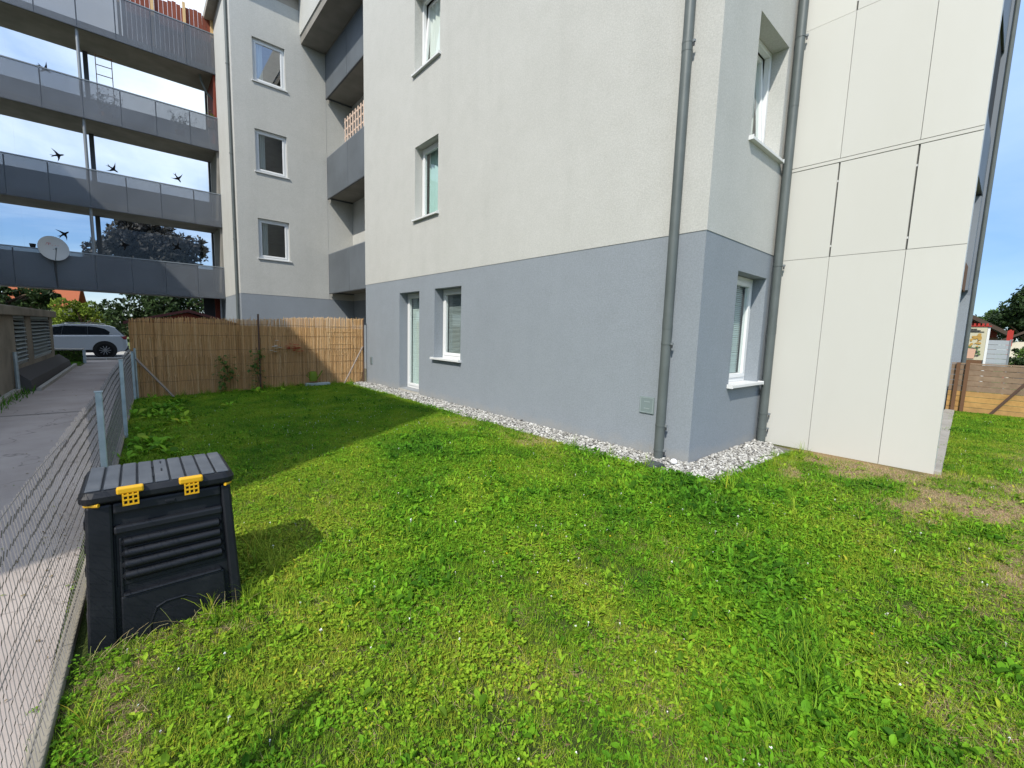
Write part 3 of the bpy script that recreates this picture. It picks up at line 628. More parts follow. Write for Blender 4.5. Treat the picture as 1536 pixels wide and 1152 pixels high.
# right side of the block with its balconies
m = MB(); m.quad((XP+.15, .93, -.1), (14.6, .93, -.1), (14.6, .93, 2.66), (XP+.15, .93, 2.66)); m.build('side_base_wall', 'grey_plaster', blk)
m = MB(); m.quad((XP+.15, .93, 2.66), (14.6, .93, 2.66), (14.6, .93, ZT), (XP+.15, .93, ZT)); m.build('side_wall', 'panel_white', blk)
m = MB(); m.box(14.6, .76, -.1, 14.85, 1.5, 2.66); m.build('end_fin_base', 'grey_plaster', blk)
m = MB(); m.box(14.6, .76, 2.66, 14.85, 1.5, ZT); m.build('end_fin', 'fin_grey', blk)
for z0 in (4.86, 7.85, 10.84):
    m = MB(); m.box(8, .80, z0, 14.59, .815, z0+1.18); b_ = m.build('balcony_panel', 'balcony_sheet', blk)
    m = MB(); m.box(8, .82, z0+.05, 14.59, .92, z0+.28); m.build('balcony_slab', 'concrete', b_)
    m = MB(); m.box(12.5, .84, z0+1.19, 14.58, .925, z0+2.95); m.build('balcony_recess_shade', 'gap_dark', b_)  # solid dark box stands in for the shade in the balcony recess
m = MB(); m.box(12.0, .84, 2.70, 14.2, .925, 3.26); m.build('dark_opening', 'brown_wood', blk)
m = MB(); m.box(14.30, .80, 2.75, 14.58, .9, 4.80); m.build('grey_screen', 'fin_grey', blk)
m = MB(); m.tube([(14.72, .715, 0), (14.72, .715, ZT)], .04, 10); m.build('corner_pipe', 'pipe_grey', blk)
# pipes
def downpipe(cx, cy, zb, ct, axis):
    r = .055; m = MB(); m.tube([(cx, cy, zb), (cx, cy, ZT)], r, 20); p = m.build('downpipe', 'pipe_grey', blk, smooth=True)
    for z in ct: m = MB(); m.tube([(cx, cy, z-.010), (cx, cy, z+.010)], r+.0045, 24); m.build('collar', 'pipe_grey', p)
    for z in ct:
        m = MB(); m.box(cx-.004, cy-r-.03, z-.012, cx+.02, cy-r+.01, z+.012); m.build('bracket', 'steel_mid', p); m = MB(); m.box(cx, cy-r-.024, z-.05, cx+.012, cy-r-.008, z-.013); m.build('screw', 'steel_dark', p)
    for z in (1.62, 4.6, 7.6): m = MB(); m.tube([(cx, cy, z-.06), (cx, cy, z+.06)], r+.0022, 24); m.build('sleeve', 'pipe_grey', p)
downpipe(4.675, 2.65, .0, (.12, .42, 1.39, 4.63, 7.6), 'X'); downpipe(6.735, 2.23, .0, (.22, .43, 2.49, 5.39, 8.3), 'Y')
m = MB(); m.box(XF-.014, 2.80, .515, XF-.001, 3.0, .725); mb_ = m.build('meter_box', 'meter_grey', blk, bevel=.004)
m = MB(); ring(m, plane_map('X', XF-.0165), 2.812, 2.988, 0, .003, .527, .713, .004)
for z, a_, b_ in ((.66, 2.86, 2.94), (.575, 2.86, 2.93)):
    for i in range(5): m.box(XF-.0165, a_+i*.016, z, XF-.0135, a_+i*.016+.010, z+.008)
m.build('meter_lid_frame', 'meter_line', mb_)
m = MB(); m.box(XF-.02, 11.24, .53, XF-.001, 11.36, .72); v_ = m.build('wall_vent', 'meter_grey', blk)
m = MB()
for i in range(6): m.box(XF-.026, 11.25, .545+i*.028, XF-.02, 11.35, .555+i*.028)
m.build('vent_slat', 'steel_mid', v_)

GX0, GX1, GY0, GY1 = 4.21, 4.43, 2.42, 2.60
d_ = thing('drain_grate', 'dark square drain grate in gravel below the left downpipe', 'drain', (4.32, 2.51, .02))
m = MB(); m.box(GX0, GY0, -.03, GX1, GY1, .045); m.build('frame', 'steel_dark', d_, bevel=.004)
m = MB()
m = None
for i in range(6): m = MB(); m.box(GX0+.02+i*.036, GY0+.02, .0455, GX0+.035+i*.036, GY1-.02, .05); m.build('bar', 'pipe_grey', d_)
m = MB(); m.v = [(4.585+q[0]*.052, 2.40+q[1]*.05, .05+q[2]*.045) for q in IV]; m.f = list(IF); m.t = [.5]*len(IF)
o = m.build('white_stone', 'white_stone', smooth=True); md = o.modifiers.new('round', 'SUBSURF'); md.levels = md.render_levels = 2
tag(o, 'single white rounded stone on gravel at the wall corner', 'stone')

# paving slabs round the right side
for i in range(14):
    a0, a1 = 6.835+i*.565, 6.835+i*.565+.552; f0 = (a0-6.70)/8.1; f1 = (a1-6.70)/8.1
    lo = lambda f: .36+.375*f; hi = lambda f: .50+.36*f
    m = MB(); m.hexa([(a0, lo(f0), -.05), (a1, lo(f1), -.05), (a1, .86, -.05), (a0, .86, -.05)], [(a0, lo(f0)+.01, .035), (a1, lo(f1)+.01, .035), (a1, .86, .035), (a0, .86, .035)])
    o = m.build('paving_slab', 'concrete', blk)

# ------------------------------------------------------------------ wing with the three windows
YW, XW0, XW1 = 18.8, 2.985, 7.16
wing = thing('apartment_building', 'white stair wing with three square windows above the reed fence', 'building', (XW0, YW, 0))
HW = [(3.62, 4.68, 3.985, 5.44, .09), (3.62, 4.68, 7.09, 8.58, .09), (3.63, 4.69, 10.2, 11.66, .09)]
PW = plane_map('Y', YW)
m = MB(); holed_wall(m, PW, XW0, XW1, -.4, ZB, []); m.quad((XW0, YW, -.4), (XW0, 26, -.4), (XW0, 26, ZB), (XW0, YW, ZB)); m.quad((XW1, 11.66, -.4), (XW1, YW, -.4), (XW1, YW, ZB), (XW1, 11.66, ZB)); m.build('base_wall', 'grey_plaster', wing)
m = MB(); holed_wall(m, plane_map('Y', YW-e), XW0-e, XW1, ZB, 13.2, HW); m.quad((XW0-e, YW-e, ZB), (XW0-e, 26, ZB), (XW0-e, 26, 13.2), (XW0-e, YW-e, 13.2)); m.quad((XW1-e, 11.66, ZB), (XW1-e, YW, ZB), (XW1-e, YW, 13.2), (XW1-e, 11.66, 13.2)); m.build('upper_wall', 'white_plaster', wing)
m = MB(); m.quad((XW0, 26, -.4), (9, 26, -.4), (9, 26, 13.2), (XW0, 26, 13.2)); m.quad((9, 11.66, -.4), (9, 26, -.4), (9, 26, 13.2), (9, 11.66, 13.2)); m.build('rear_wall', 'white_plaster', wing)
m = MB(); m.box(XW0-.3, YW-.35, 13.6, 9.2, 26.2, 13.85).box(XW0, YW, 13.2, 9, 26, 13.6); m.build('roof', 'concrete', wing)
for (a, b, c, d, f), cov in zip(HW, ('curtain', 'curtain', 'curtain')): window(wing, 'Y', YW, a, b, c, d, .085, cov, covermat='curtain', span=(0, .32), gmat='sky_glass', fw=.07, sillout=.05)
for zf in (2.7, 5.8, 8.9, 12): m = MB(); m.box(XW0+.3, YW+.3, zf-.1, 8.8, 25.8, zf+.1); m.build('floor_slab', 'concrete', wing)
m = MB(); m.tube([(XW0-.07, YW+.34, -.1), (XW0-.07, YW+.34, 13.4)], .05, 12); dp_ = m.build('downpipe', 'pipe_grey', wing, smooth=True)
for z in (4.6, 7.6, 10.6): m = MB(); m.tube([(XW0-.07, YW+.34, z-.02), (XW0-.07, YW+.34, z+.02)], .06, 12); m.build('collar', 'pipe_grey', dp_)
m = MB(); m.box(6.12, YW-.012, ZB, 6.135, YW-.006, 12); m.build('wall_joint', 'pipe_pale', wing)
# balconies on the return wall
for z0 in (2.89, 5.92, 8.95+1.45):
    zz = {2.89: 2.89, 5.92: 6.64}.get(z0, 10.42); hgt = 1.55
    for a0 in (12.0, 14.2, 16.5):
        a1 = {12.0: 14.18, 14.2: 16.48, 16.5: 18.72}[a0]
        m = MB(); m.box(6.12, a0, zz, 6.145, a1, zz+hgt); b_ = m.build('balcony_panel', 'balcony_sheet', wing)
    m = MB(); m.box(6.125, 12, zz+hgt, 6.16, 18.74, zz+hgt+.03); m.build('hand_rail', 'steel_mid', wing)
    m = MB(); m.box(6.15, 18.715, zz, XW1, 18.735, zz+hgt); m.build('balcony_end_panel', 'balcony_sheet', wing)
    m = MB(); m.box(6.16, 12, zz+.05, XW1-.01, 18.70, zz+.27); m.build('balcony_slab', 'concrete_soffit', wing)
    m = MB(); m.box(6.115, 12, zz-.03, 6.17, 18.74, zz+.0); m.build('edge_angle', 'steel_dark', wing)
m = MB(); m.box(5.26, 11.9, 12.06, XW1-.01, 18.78, 12.34); m.build('roof_terrace_slab', 'concrete_soffit', wing)
m = MB(); m.box(5.22, 11.9, 12.345, 5.26, 18.78, 13.6); m.build('terrace_parapet', 'white_plaster', wing)
m = MB(); m.tube([(6.35, 16.4, 10.6), (6.35, 16.4, 12.06)], .018, 8); m.build('parasol_pole', 'pale_wood', wing)
t_ = thing('wooden_trellis', 'wooden lattice trellis standing on the third floor balcony', 'trellis', (6.32, 15.4, 6.95))
for i in range(17):
    yy = 13.2+i*.25; m = MB(); m.box(6.30, yy-.035, 6.95, 6.325, yy+.035, 9.25); m.build('slat', 'trellis_wood', t_)
for i in range(8):
    zz = 7.2+i*.28; m = MB(); m.box(6.33, 13.1, zz-.03, 6.35, 17.35, zz+.03); m.build('slat', 'trellis_wood', t_)

# ------------------------------------------------------------------ glazed walkway between the blocks
YB, YG = 22.36, 24.3
br = thing('walkway_bridge', 'four storey open walkway with dark perforated balustrades and glazed rear side', 'bridge', (-1, YB, 0))
LEV = [(2.585, 3.865), (5.555, 6.85), (8.61, 9.86), (11.57, 13.03)]
XJ = [-6.7, -6.03, -5.02, -4.02, -3.02, -2.02, -1.01, -.005, 1.0, 2.045, 2.975]
for li, (zb, zt) in enumerate(LEV):
    for i in range(len(XJ)-1):
        m = MB(); m.box(XJ[i]+.006, YB, zb, XJ[i+1]-.006, YB+.008, zt); pnl = m.build('balustrade_panel', 'perforated_sheet', br)
        m = MB(); m.box(XJ[i]-.018, YB+.012, zb+.02, XJ[i]+.018, YB+.05, zt-.02); m.build('baluster', 'steel_dark', pnl)
    m = MB(); m.box(XJ[0], YB-.012, zt, XJ[-1], YB+.045, zt+.035); m.build('hand_rail', 'steel_mid', br)
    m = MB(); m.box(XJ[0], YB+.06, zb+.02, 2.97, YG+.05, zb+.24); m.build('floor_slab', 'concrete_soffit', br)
    m = MB(); m.box(XJ[0], YB-.004, zb-.03, 2.97, YB+.055, zb-.001); m.build('edge_angle', 'steel_dark', br)
panes = [(-6.9, -4.95), (-4.93, -2.98), (-2.96, -1.00), (-.96, 1.02), (1.04, 2.78)]
BIRDS = {(0, 3): [(-.18, 4.58, .3), ], (0, 4): [(1.54, 4.76, -.5)], (0, 2): [(-1.9, 4.74, .7)], (1, 3): [(-.36, 7.51, -.6)], (1, 4): [(1.70, 7.66, -1.0)], (1, 2): [(-1.88, 7.62, .35)], (2, 2): [(-2.03, 10.57, -.5)]}
birdpoly = [(.17, .0), (.12, .028), (.06, .03), (.03, .05), (-.02, .15), (-.10, .27), (-.06, .14), (-.05, .035), (-.12, .02), (-.24, .05), (-.17, .0), (-.24, -.045), (-.12, -.02), (-.05, -.03), (-.06, -.12), (-.12, -.22), (-.02, -.13), (.03, -.05), (.06, -.03), (.12, -.025)]
ceil_ = [5.555, 8.61, 11.57, 13.0]
for li in range(3):
    z0, z1 = LEV[li][0]+.24, ceil_[li+1-0]+.0 if li < 2 else 11.57
    z1 = LEV[li+1][0]+.02
    for pi, (a, b) in enumerate(panes):
        m = MB(); m.box(a-.008, YG-.006, z0+.02, b+.008, YG+.006, z1); pn = m.build('glass_pane', 'walk_glass', br)
        for (bx_, bz_, an) in BIRDS.get((li, pi), []):
            c, s_ = math.cos(an), math.sin(an); mb = MB(); mb.prism([(bx_+p[0]*c-p[1]*s_, bz_+p[0]*s_+p[1]*c) for p in birdpoly], 'Y', YG-.012, YG-.008); mb.build('bird_sticker', 'bird_black', pn)
    m = MB(); m.box(2.80, YG-.03, z0, 2.88, YG+.03, z1); m.build('frame_post', 'steel_dark', br)
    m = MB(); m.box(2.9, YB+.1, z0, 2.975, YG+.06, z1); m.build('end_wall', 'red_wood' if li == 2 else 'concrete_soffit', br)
for li in range(3):
    zb = LEV[li][0]+.245
    for a, b in panes: m = MB(); m.box(a-.008, YG-.07, zb, b+.008, YG-.055, zb+1.1); m.build('rear_balustrade', 'rear_sheet', br)
m = MB(); m.tube([(-1.03, YB+.14, 2.6), (-1.03, YB+.14, 11.6)], .05, 10); m.build('front_post', 'steel_mid', br, smooth=True)
m = MB(); m.box(-1.0, YG-.15, 2.62, -.86, YG-.02, 11.6); m.build('rear_post', 'steel_dark', br)
m = MB(); m.tube([(2.95, YB+.5, 10.7), (2.7, YB+.5, 10.95), (2.55, YB+.5, 11.3), (2.5, YB+.5, 11.57)], .04, 8); m.build('drain_pipe', 'pipe_grey', br, smooth=True)
m = MB(); m.box(2.72, 23.4, -.2, 2.9, 23.6, 2.6); m.build('ground_post', 'red_wood', br)
m = MB(); m.box(2.3, 23.4, -.2, 2.7, 23.5, 2.6); m.build('dark_door', 'gap_dark', br)
xx = .2; i = 0
while xx < 2.85:
    wd = .135; top = 13.72+.06*math.sin(i*1.3)+rnd.uniform(-.04, .04)+(.25 if xx < 1.2 else 0)
    m = MB(); m.box(xx, YB+.17, 11.85, xx+wd-.008, YB+.19, top); m.build('screen_board', 'red_board', br); xx += wd; i += 1
for xx in (.12, 1.08, 2.05, 2.93): m = MB(); m.box(xx-.045, YB+.10, 11.85, xx+.045, YB+.165, 14.0 if xx < 2 else 13.86); m.build('screen_post', 'pale_wood', br)
m = MB(); m.box(.9, 22.45, 2.9, 1.95, 22.47, 3.7); m.build('mesh_gate', 'perforated_sheet', br)
m = MB(); m.tube([(1.02, 22.44, 3.65), (1.95, 22.44, 2.75)], .012, 6).tube([(1.02, 22.44, 2.75), (1.95, 22.44, 3.65)], .012, 6); m.build('cross_brace', 'steel_dark', br)

# stuff standing on the walkway
def plant(name, label, cx, cy, z, h, w, mat, n, seed, trel=False):
    t = thing(name, label, 'plant', (cx, cy, z)); r = random.Random(seed)
    m = MB(); m.lathe([(.0, z), (.13, z), (.17, z+.28), (.155, z+.28), (.15, z+.24), (0, z+.24)], cx, cy, 12); m.build('pot', 'brown_wood', t, smooth=True)
    m = MB(); l = MB()
    for i in range(9):
        a = r.uniform(0, 6.28); q = w*r.uniform(.2, 1); tip = (cx+q*math.cos(a), cy+.4*q*math.sin(a), z+.3+h*r.uniform(.5, 1)); m.tube([(cx, cy, z+.24), ((cx+tip[0])/2+r.uniform(-.05, .05), (cy+tip[1])/2, z+.24+.55*(tip[2]-z-.24)), tip], .006, 4)
        for j in range(n//9):
            f = r.uniform(.35, 1.05); p = [c0+(c1-c0)*f+r.gauss(0, .06) for c0, c1 in zip((cx, cy, z+.24), tip)]; oval(l, p, r.uniform(0, 6.28), r.uniform(.5, 1.8), r.uniform(.06, .12), r.uniform(.035, .06))
    for i in range(len(l.t)): l.t[i] = r.random()
    m.build('stem', 'bark', t); tag(l.build('foliage', mat, t), None, kind='stuff')
    if trel:
        m = MB()
        for dx in (-.22, .22): m.box(cx+dx-.012, cy+.1, z, cx+dx+.012, cy+.12, z+2.3)
        for k_ in range(6): m.box(cx-.22, cy+.085, z+.6+k_*.33, cx+.22, cy+.10, z+.625+k_*.33)
        m.build('ladder', 'brown_wood', t)
plant('potted_plant', 'bushy potted plant with climbing ladder on the third floor walkway', -.4, 22.95, 8.86, .75, .55, 'leaf_dark', 220, 1, True)
plant('potted_plant', 'leafy potted plant near the wall on the third floor walkway', 1.75, 22.8, 8.86, .85, .55, 'leaf_dark', 160, 2)
plant('potted_plant', 'yellow and orange flowering plant on the walkway rail by the wing', 2.8, 22.75, 9.55, .35, .2, 'leaf_bright', 60, 3)
for i, (cx_, lab) in enumerate(((-2.55, 'dark flower pot on the lowest walkway rail, left one'), (-2.3, 'dark flower pot on the lowest walkway rail next to the satellite dish'))):
    t = thing('flower_pot', lab, 'pot', (cx_, 22.42, 3.9), 'pots on the lowest walkway rail'); m = MB(); m.lathe([(0, 3.9), (.06, 3.9), (.085, 4.03), (.0, 4.03)], cx_, 22.42, 10); m.build('pot', 'black_trim', t)
# satellite dish
sd_ = thing('satellite_dish', 'round pale satellite dish fixed to the lowest walkway balustrade', 'satellite dish', (-2.03, 22.2, 3.9))
def dish():
    m = MB(); n = 28; rings = [0, .12, .24, .33, .39]; vs = []; fs = []
    ctr = Vector((-2.03, 22.2, 3.93)); nrm = Vector((.25, -.93, .27)).normalized(); ax = nrm.cross(Vector((0, 0, 1))).normalized(); ay = ax.cross(nrm)
    for bk in (0, .012):
        for r in rings:
            for k_ in range(n): a = 6.2832*k_/n; vs.append(tuple(ctr+ax*r*math.cos(a)*1.0+ay*r*math.sin(a)*1.13+nrm*(.55*r*r-.09-bk)))
    nr = len(rings)
    for b_ in (0, nr):
        for i in range(nr-1):
            for k_ in range(n): fs.append(((b_+i)*n+k_, (b_+i)*n+(k_+1) % n, (b_+i+1)*n+(k_+1) % n, (b_+i+1)*n+k_))
    for k_ in range(n): fs.append(((nr-1)*n+k_, (nr-1)*n+(k_+1) % n, (2*nr-1)*n+(k_+1) % n, (2*nr-1)*n+k_))
    m.add(vs, fs); m.build('reflector', 'dish_white', sd_, smooth=True, fix=True)
    fp = ctr+nrm*.36-ay*.12; m = MB(); m.tube([ctr-ay*.43-nrm*.02, fp], .012, 8); m.build('feed_arm', 'steel_mid', sd_)
    m = MB(); m.tube([fp-nrm*.02, fp-nrm*.12], .028, 10); m.build('receiver', 'meter_line', sd_)
    m = MB(); m.tube([ctr-nrm*.1, ctr-nrm*.12-Vector((0, 0, .35)), (-2.03, 22.33, 2.6)], .02, 8); m.build('mast', 'steel_dark', sd_)
    m = MB()                                  # a small printed T and dots on the reflector
    def pt(u, v, r=.003): return ctr+ax*u+ay*v+nrm*(.55*(u*u+v*v/1.27)-.09+r)
    sgn = -1 if ax.x < 0 else 1
    def rect(u0, v0, u1, v1): m.quad(pt(sgn*u0, v0), pt(sgn*u1, v0), pt(sgn*u1, v1), pt(sgn*u0, v1))
    rect(-.15, .185, -.05, .205); rect(-.11, .12, -.09, .185); rect(-.15, .15, -.138, .185); rect(-.062, .15, -.05, .185)
    for u in (-.185, -.02, .05, .12): rect(u, .125, u+.022, .145)
    m.build('printed_logo', 'logo_red', sd_)
dish()

# neighbouring block at the far end of the walkway (its shadow lies on the lawn)
tw = thing('apartment_building', 'tall white block left of the path at the other end of the walkway', 'building', (-7, 3, 0))
TX, TY, TH = -6.7, 1.27, 12.6
m = MB(); m.box(-18, TY, -.4, TX, 22.9, TH); m.build('wall', 'white_plaster', tw)
m = MB(); m.box(-18.1, TY-.0, TH, TX+.0, 23.0, TH+.12); m.build('roof', 'concrete', tw)
for k_ in range(6):
    for f_ in range(4):
        m = MB(); yy = 4+k_*3.1; zz = .9+f_*2.99; ring(m, plane_map('X', TX), yy, yy+1.1, -.02, .05, zz, zz+1.45, .07); wn = m.build('window', 'pvc_white', tw)
        m = MB(); m.box(TX-.012, yy+.07, zz+.07, TX+.012, yy+1.03, zz+1.38); m.build('pane', 'car_glass', wn)

# ------------------------------------------------------------------ utility shed with louvres
ut = thing('ventilation_block', 'low weathered concrete block with two louvred vents beside the path', 'utility building', (-2.3, 16, -.1))
m = MB(); UX = -2.03
PU = plane_map('X', UX)
def uwall(mb, u0, u1, z0, z1): mb.box(UX, u0, z0, UX-.25, u1, z1)
uwall(m, 9, 14.35, -.3, 1.52); uwall(m, 15.72, 16.45, .42, 1.52); uwall(m, 19.55, 20.15, -.3, 1.52); m.box(UX, 14.35, -.3, UX-.25, 19.55, .42); m.box(-4.4, 20.15, -.3, UX-.25, 19.95, 1.52); m.box(-4.4, 9, -.3, -4.2, 20, 1.52)
m.build('wall', 'concrete_old', ut)
m = MB(); m.box(-4.5, 8.9, 1.52, UX+.10, 20.25, 1.72); m.build('roof', 'concrete_old', ut, bevel=.02)
for a, b in ((14.35, 15.72), (16.45, 19.55)):
    m = MB(); ring(m, PU, a, b, -.02, -.10, .42, 1.52, .06); lv = m.build('louvre', 'steel_mid', ut)
    for k_ in range(11):
        z = .50+k_*.092; m = MB(); m.quad((UX-.10, a+.06, z+.05), (UX-.10, b-.06, z+.05), (UX+.012, b-.06, z), (UX+.012, a+.06, z)); m.quad((UX-.10, a+.06, z+.042), (UX-.10, b-.06, z+.042), (UX+.012, b-.06, z-.008), (UX+.012, a+.06, z-.008)); m.build('slat', 'meter_line', lv)
    m = MB(); m.box(UX-.22, a, .42, UX-.2, b, 1.52); m.build('back_plate', 'gap_dark', lv)
m = MB(); m.hexa([(UX-.02, 13.9, -.3), (UX+.30, 13.9, -.3), (UX+.30, 21.3, -.3), (UX-.02, 21.3, -.3)], [(UX-.02, 13.9, .36), (UX+.22, 13.9, .12), (UX+.22, 21.3, .08), (UX-.02, 21.3, .3)]); m.build('plinth', 'plinth_dark', ut)
m = MB(); m.box(UX, 7, -.3, UX+.10, 13.9, -.03); m.box(UX+.30, 13.9, -.3, UX+.38, 21.5, -.05); m.build('edging', 'concrete_pale', ut)
m = MB(); m.tube([(UX+.06, 13.75, -.2), (UX+.06, 13.75, .75)], .035, 8); m.build('guard_post', 'zinc', ut)

# ------------------------------------------------------------------ wire mesh fences
def chain_link(path, z0f, height, h, r, seed, sag=.012):
    rr = random.Random(seed); mb = MB(); n = int(path[2]/h); lev = int(height/h); vs = []; fs = []
    ox, oy = path[0]; dx, dy = path[1]; nx, ny = -dy, dx
    for i in range(n):
        base = len(vs)
        for k_ in range(lev+1):
            s = (i+(k_ % 2))*h+rr.uniform(-.16, .16)*h; off = .0065*(1 if k_ % 2 else -1)
            px_, py_ = ox+dx*s+nx*off, oy+dy*s+ny*off
            pz_ = z0f(s)+k_*h+rr.uniform(-.08, .08)*h+(sag*math.sin(s*2.1)+.006*rr.uniform(-1, 1))*(k_/lev)
            for a in (0, 2.09, 4.19): vs.append((px_+(dx*math.cos(a))*r*1.2, py_+(dy*math.cos(a))*r*1.2, pz_+0) if False else (px_+dx*r*math.cos(a)+nx*r*math.sin(a), py_+dy*r*math.cos(a)+ny*r*math.sin(a), pz_))
            if k_:
                b = base+3*(k_-1)
                for q in range(3): fs.append((b+q, b+(q+1) % 3, b+3+(q+1) % 3, b+3+q))
        # twisted tip
        t = len(vs)-3
        s = (i+(lev % 2))*h
    mb.v = vs; mb.f = fs; mb.t = [.5]*len(fs); return mb
pf = thing('wire_fence', 'chain link fence on zinc posts between the path and lawn', 'fence', (-.3, 5, -.2))
y0_ = .3; L_ = math.hypot(11.6-y0_, fx(11.6)-fx(y0_)); ddx, ddy = (fx(11.6)-fx(y0_))/L_, (11.6-y0_)/L_
cl = chain_link(((fx(y0_), y0_), (ddx, ddy), L_), lambda s: float(zg(-.3, y0_+s))+.05, 1.0, .040, .0015, 4)
tag(cl.build('wire_mesh', 'wire_zinc', pf), None, kind='stuff')
for hz in (.12, .55, 1.03):
    m = MB(); m.tube([(fx(q), q, float(zg(-.3, q))+hz+.008*math.sin(q*3)) for q in np.linspace(.3, 11.6, 40)], .0018, 4); m.build('tension_wire', 'wire_zinc', pf)
for yy in (1.45, 4.95, 8.0, 11.5):
    gz = float(zg(-.3, yy)); hgt = 1.09 if yy != 11.5 else .98
    m = MB(); m.box(fx(yy)+.008, yy-.022, gz-.1, fx(yy)+.052, yy+.022, gz+hgt); p = m.build('post', 'zinc', pf, bevel=.006)
    m = MB(); m.box(fx(yy)+.003, yy-.027, gz+hgt, fx(yy)+.057, yy+.027, gz+hgt+.008); m.build('post_cap', 'zinc', p)
m = MB()
for i in range(12):
    q0, q1 = i*1.0, i*1.0+.99; a, b = float(zg(-.3, q0)), float(zg(-.3, q1)); dx_ = -.035
    m = MB(); m.hexa([(fx(q0)-.035, q0, a-.25), (fx(q0)+.02, q0, a-.25), (fx(q1)+.02, q1, b-.25), (fx(q1)-.035, q1, b-.25)], [(fx(q0)-.035, q0, a+.045), (fx(q0)+.02, q0, a+.045), (fx(q1)+.02, q1, b+.045), (fx(q1)-.035, q1, b+.045)]); m.build('edging_stone', 'concrete_old', pf, bevel=.006)
# reed fence
rf = thing('reed_fence', 'golden brown reed screen on wire mesh at the far end of the lawn', 'fence', (2.3, 11.65, -.1))
def ftop(xx): return 1.515+.0475*(xx+.12)
m = MB(); xx = -.12; rr = random.Random(9); patch = 0
while xx < 4.70:
    w = rr.uniform(.005, .009); t0 = .55+.06*math.sin(xx*1.9)+rr.gauss(0, .16); dark = rr.random() < .035
    z0 = float(zg(xx, 11.65))-.05; z1 = ftop(xx)+rr.gauss(0, .016)-(.012 if dark else 0)+.02*math.sin(xx*2.3)-(.05*rr.random() if rr.random() < .03 else 0); off = rr.uniform(-.008, .008); b = rr.gauss(0, .007)
    cuts = [z0, z0+.45+rr.gauss(0, .12), z0+.9+rr.gauss(0, .04), z0+1.3+rr.gauss(0, .1), z1]
    for zz0, zz1 in zip(cuts[:-1], cuts[1:]):
        tt = max(0, min(1, (t0*.5 if dark else t0)+rr.gauss(0, .15)+(.10 if zz0 > .5 and 2.2 < xx < 4.2 else 0)))  # upper right reeds paler: the sunlit patch is put into their tint
        m.box(xx, 11.66+off, zz0, xx+w, 11.67+off, zz1, tt) if False else m.add([(xx, 11.655+off, zz0), (xx+w, 11.655+off, zz0), (xx+w/2, 11.645+off, zz0), (xx+b, 11.655+off, zz1), (xx+w+b, 11.655+off, zz1), (xx+w/2+b, 11.645+off, zz1)], [(0, 2, 5, 3), (2, 1, 4, 5), (1, 0, 3, 4)], tt)
    xx += w*.93
tag(m.build('reed', 'reed', rf), None, kind='stuff')
m = MB(); xx = -.1
m.box(-.12, 11.672, -.15, 4.7, 11.678, 1.45, .12); m.build('reed_backing', 'reed', rf)
for zz in (.22, .55, .88, 1.2, 1.46):
    m = MB(); m.tube([(q, 11.638, zz+.05*(q/4.7)+.006*math.sin(q*9)) for q in np.linspace(-.12, 4.7, 50)], .0022, 4); m.build('binding_wire', 'rust_brown', rf)
m = chain_link(((-.12, 11.61), (1, 0), 4.8), lambda s: float(zg(s, 11.6))+.03, 1.02, .05, .0011, 6); tag(m.build('wire_mesh', 'wire_pale', rf), None, kind='stuff')
for xx, h_ in ((-.05, 1.05), (2.16, 1.78), (4.66, 1.72)):
    m = MB(); m.tube([(xx, 11.57, float(zg(xx, 11.6))-.1), (xx, 11.57, float(zg(xx, 11.6))+h_)], .02, 8); m.build('post', 'zinc' if xx < 0 else 'rust_brown', rf, smooth=True)
for a, b in (((.56, 11.45, -.14), (-.04, 11.56, .72)), ((4.05, 11.42, -.03), (4.63, 11.55, .98))):
    m = MB(); m.tube([a, b], .021, 8); m.build('brace', 'brace_grey', rf, smooth=True)
# rolled reed mat edges tied higher up
for zz, a, b in ((1.50, 3.75, 4.35), (1.36, 3.7, 4.45), (1.05, 3.75, 4.35), (.76, 3.8, 4.25)): m = MB(); m.tube([(a, 11.638, zz), (b, 11.638, zz+.01)], .003, 5); m.build('tie_rod', 'pale_wood', rf)
def vine(cx, z0, z1, lab, seed, n=70):
    t = thing('climbing_plant', lab, 'plant', (cx, 11.55, z0)); r = random.Random(seed); m = MB(); l = MB()
    pts = [(cx+.05*math.sin(k_*1.3+seed), 11.55, z0+(z1-z0)*k_/8) for k_ in range(9)]; m.tube(pts, .006, 5); m.build('stem', 'bark', t)
    for i in range(n):
        f = r.random()**.6; k_ = min(7, int(f*8)); p = pts[k_]; oval(l, (p[0]+r.gauss(0, .07), 11.53+r.gauss(0, .03), p[2]+r.gauss(0, .07)), r.uniform(3.3, 6.1), r.uniform(.9, 2.2), r.uniform(.06, .11), r.uniform(.05, .08))
    l.t = [r.random() for _ in l.t]; tag(l.build('foliage', 'leaf_mid', t), None, kind='stuff')
vine(1.47, -.1, .78, 'thin green climber on the reed fence left of its middle post', 2, 90); vine(2.08, -.1, .95, 'green climber at the middle post of the reed fence', 5, 70)
t_ = thing('hanging_flowers', 'red and white artificial flowers tied to the reed fence', 'flowers', (2.75, 11.55, .9)); r = random.Random(4)
for nm, mt, cx_, n in (('red_blossom', 'flower_red', 2.88, 26), ('white_blossom', 'flower_white', 2.52, 12)):
    m = MB()
    for i in range(n):
        c_ = (cx_+r.gauss(0, .10 if n > 20 else .05), 11.55+r.gauss(0, .02), .94+r.gauss(0, .05))
        for j in range(5): oval(m, c_, j*1.26, 1.1, .045, .035, .4)
    m.build(nm, mt, t_)
t_ = thing('green_watering_can', 'small yellow green watering can on the ground against the reed fence', 'watering can', (3.3, 11.4, -.05))
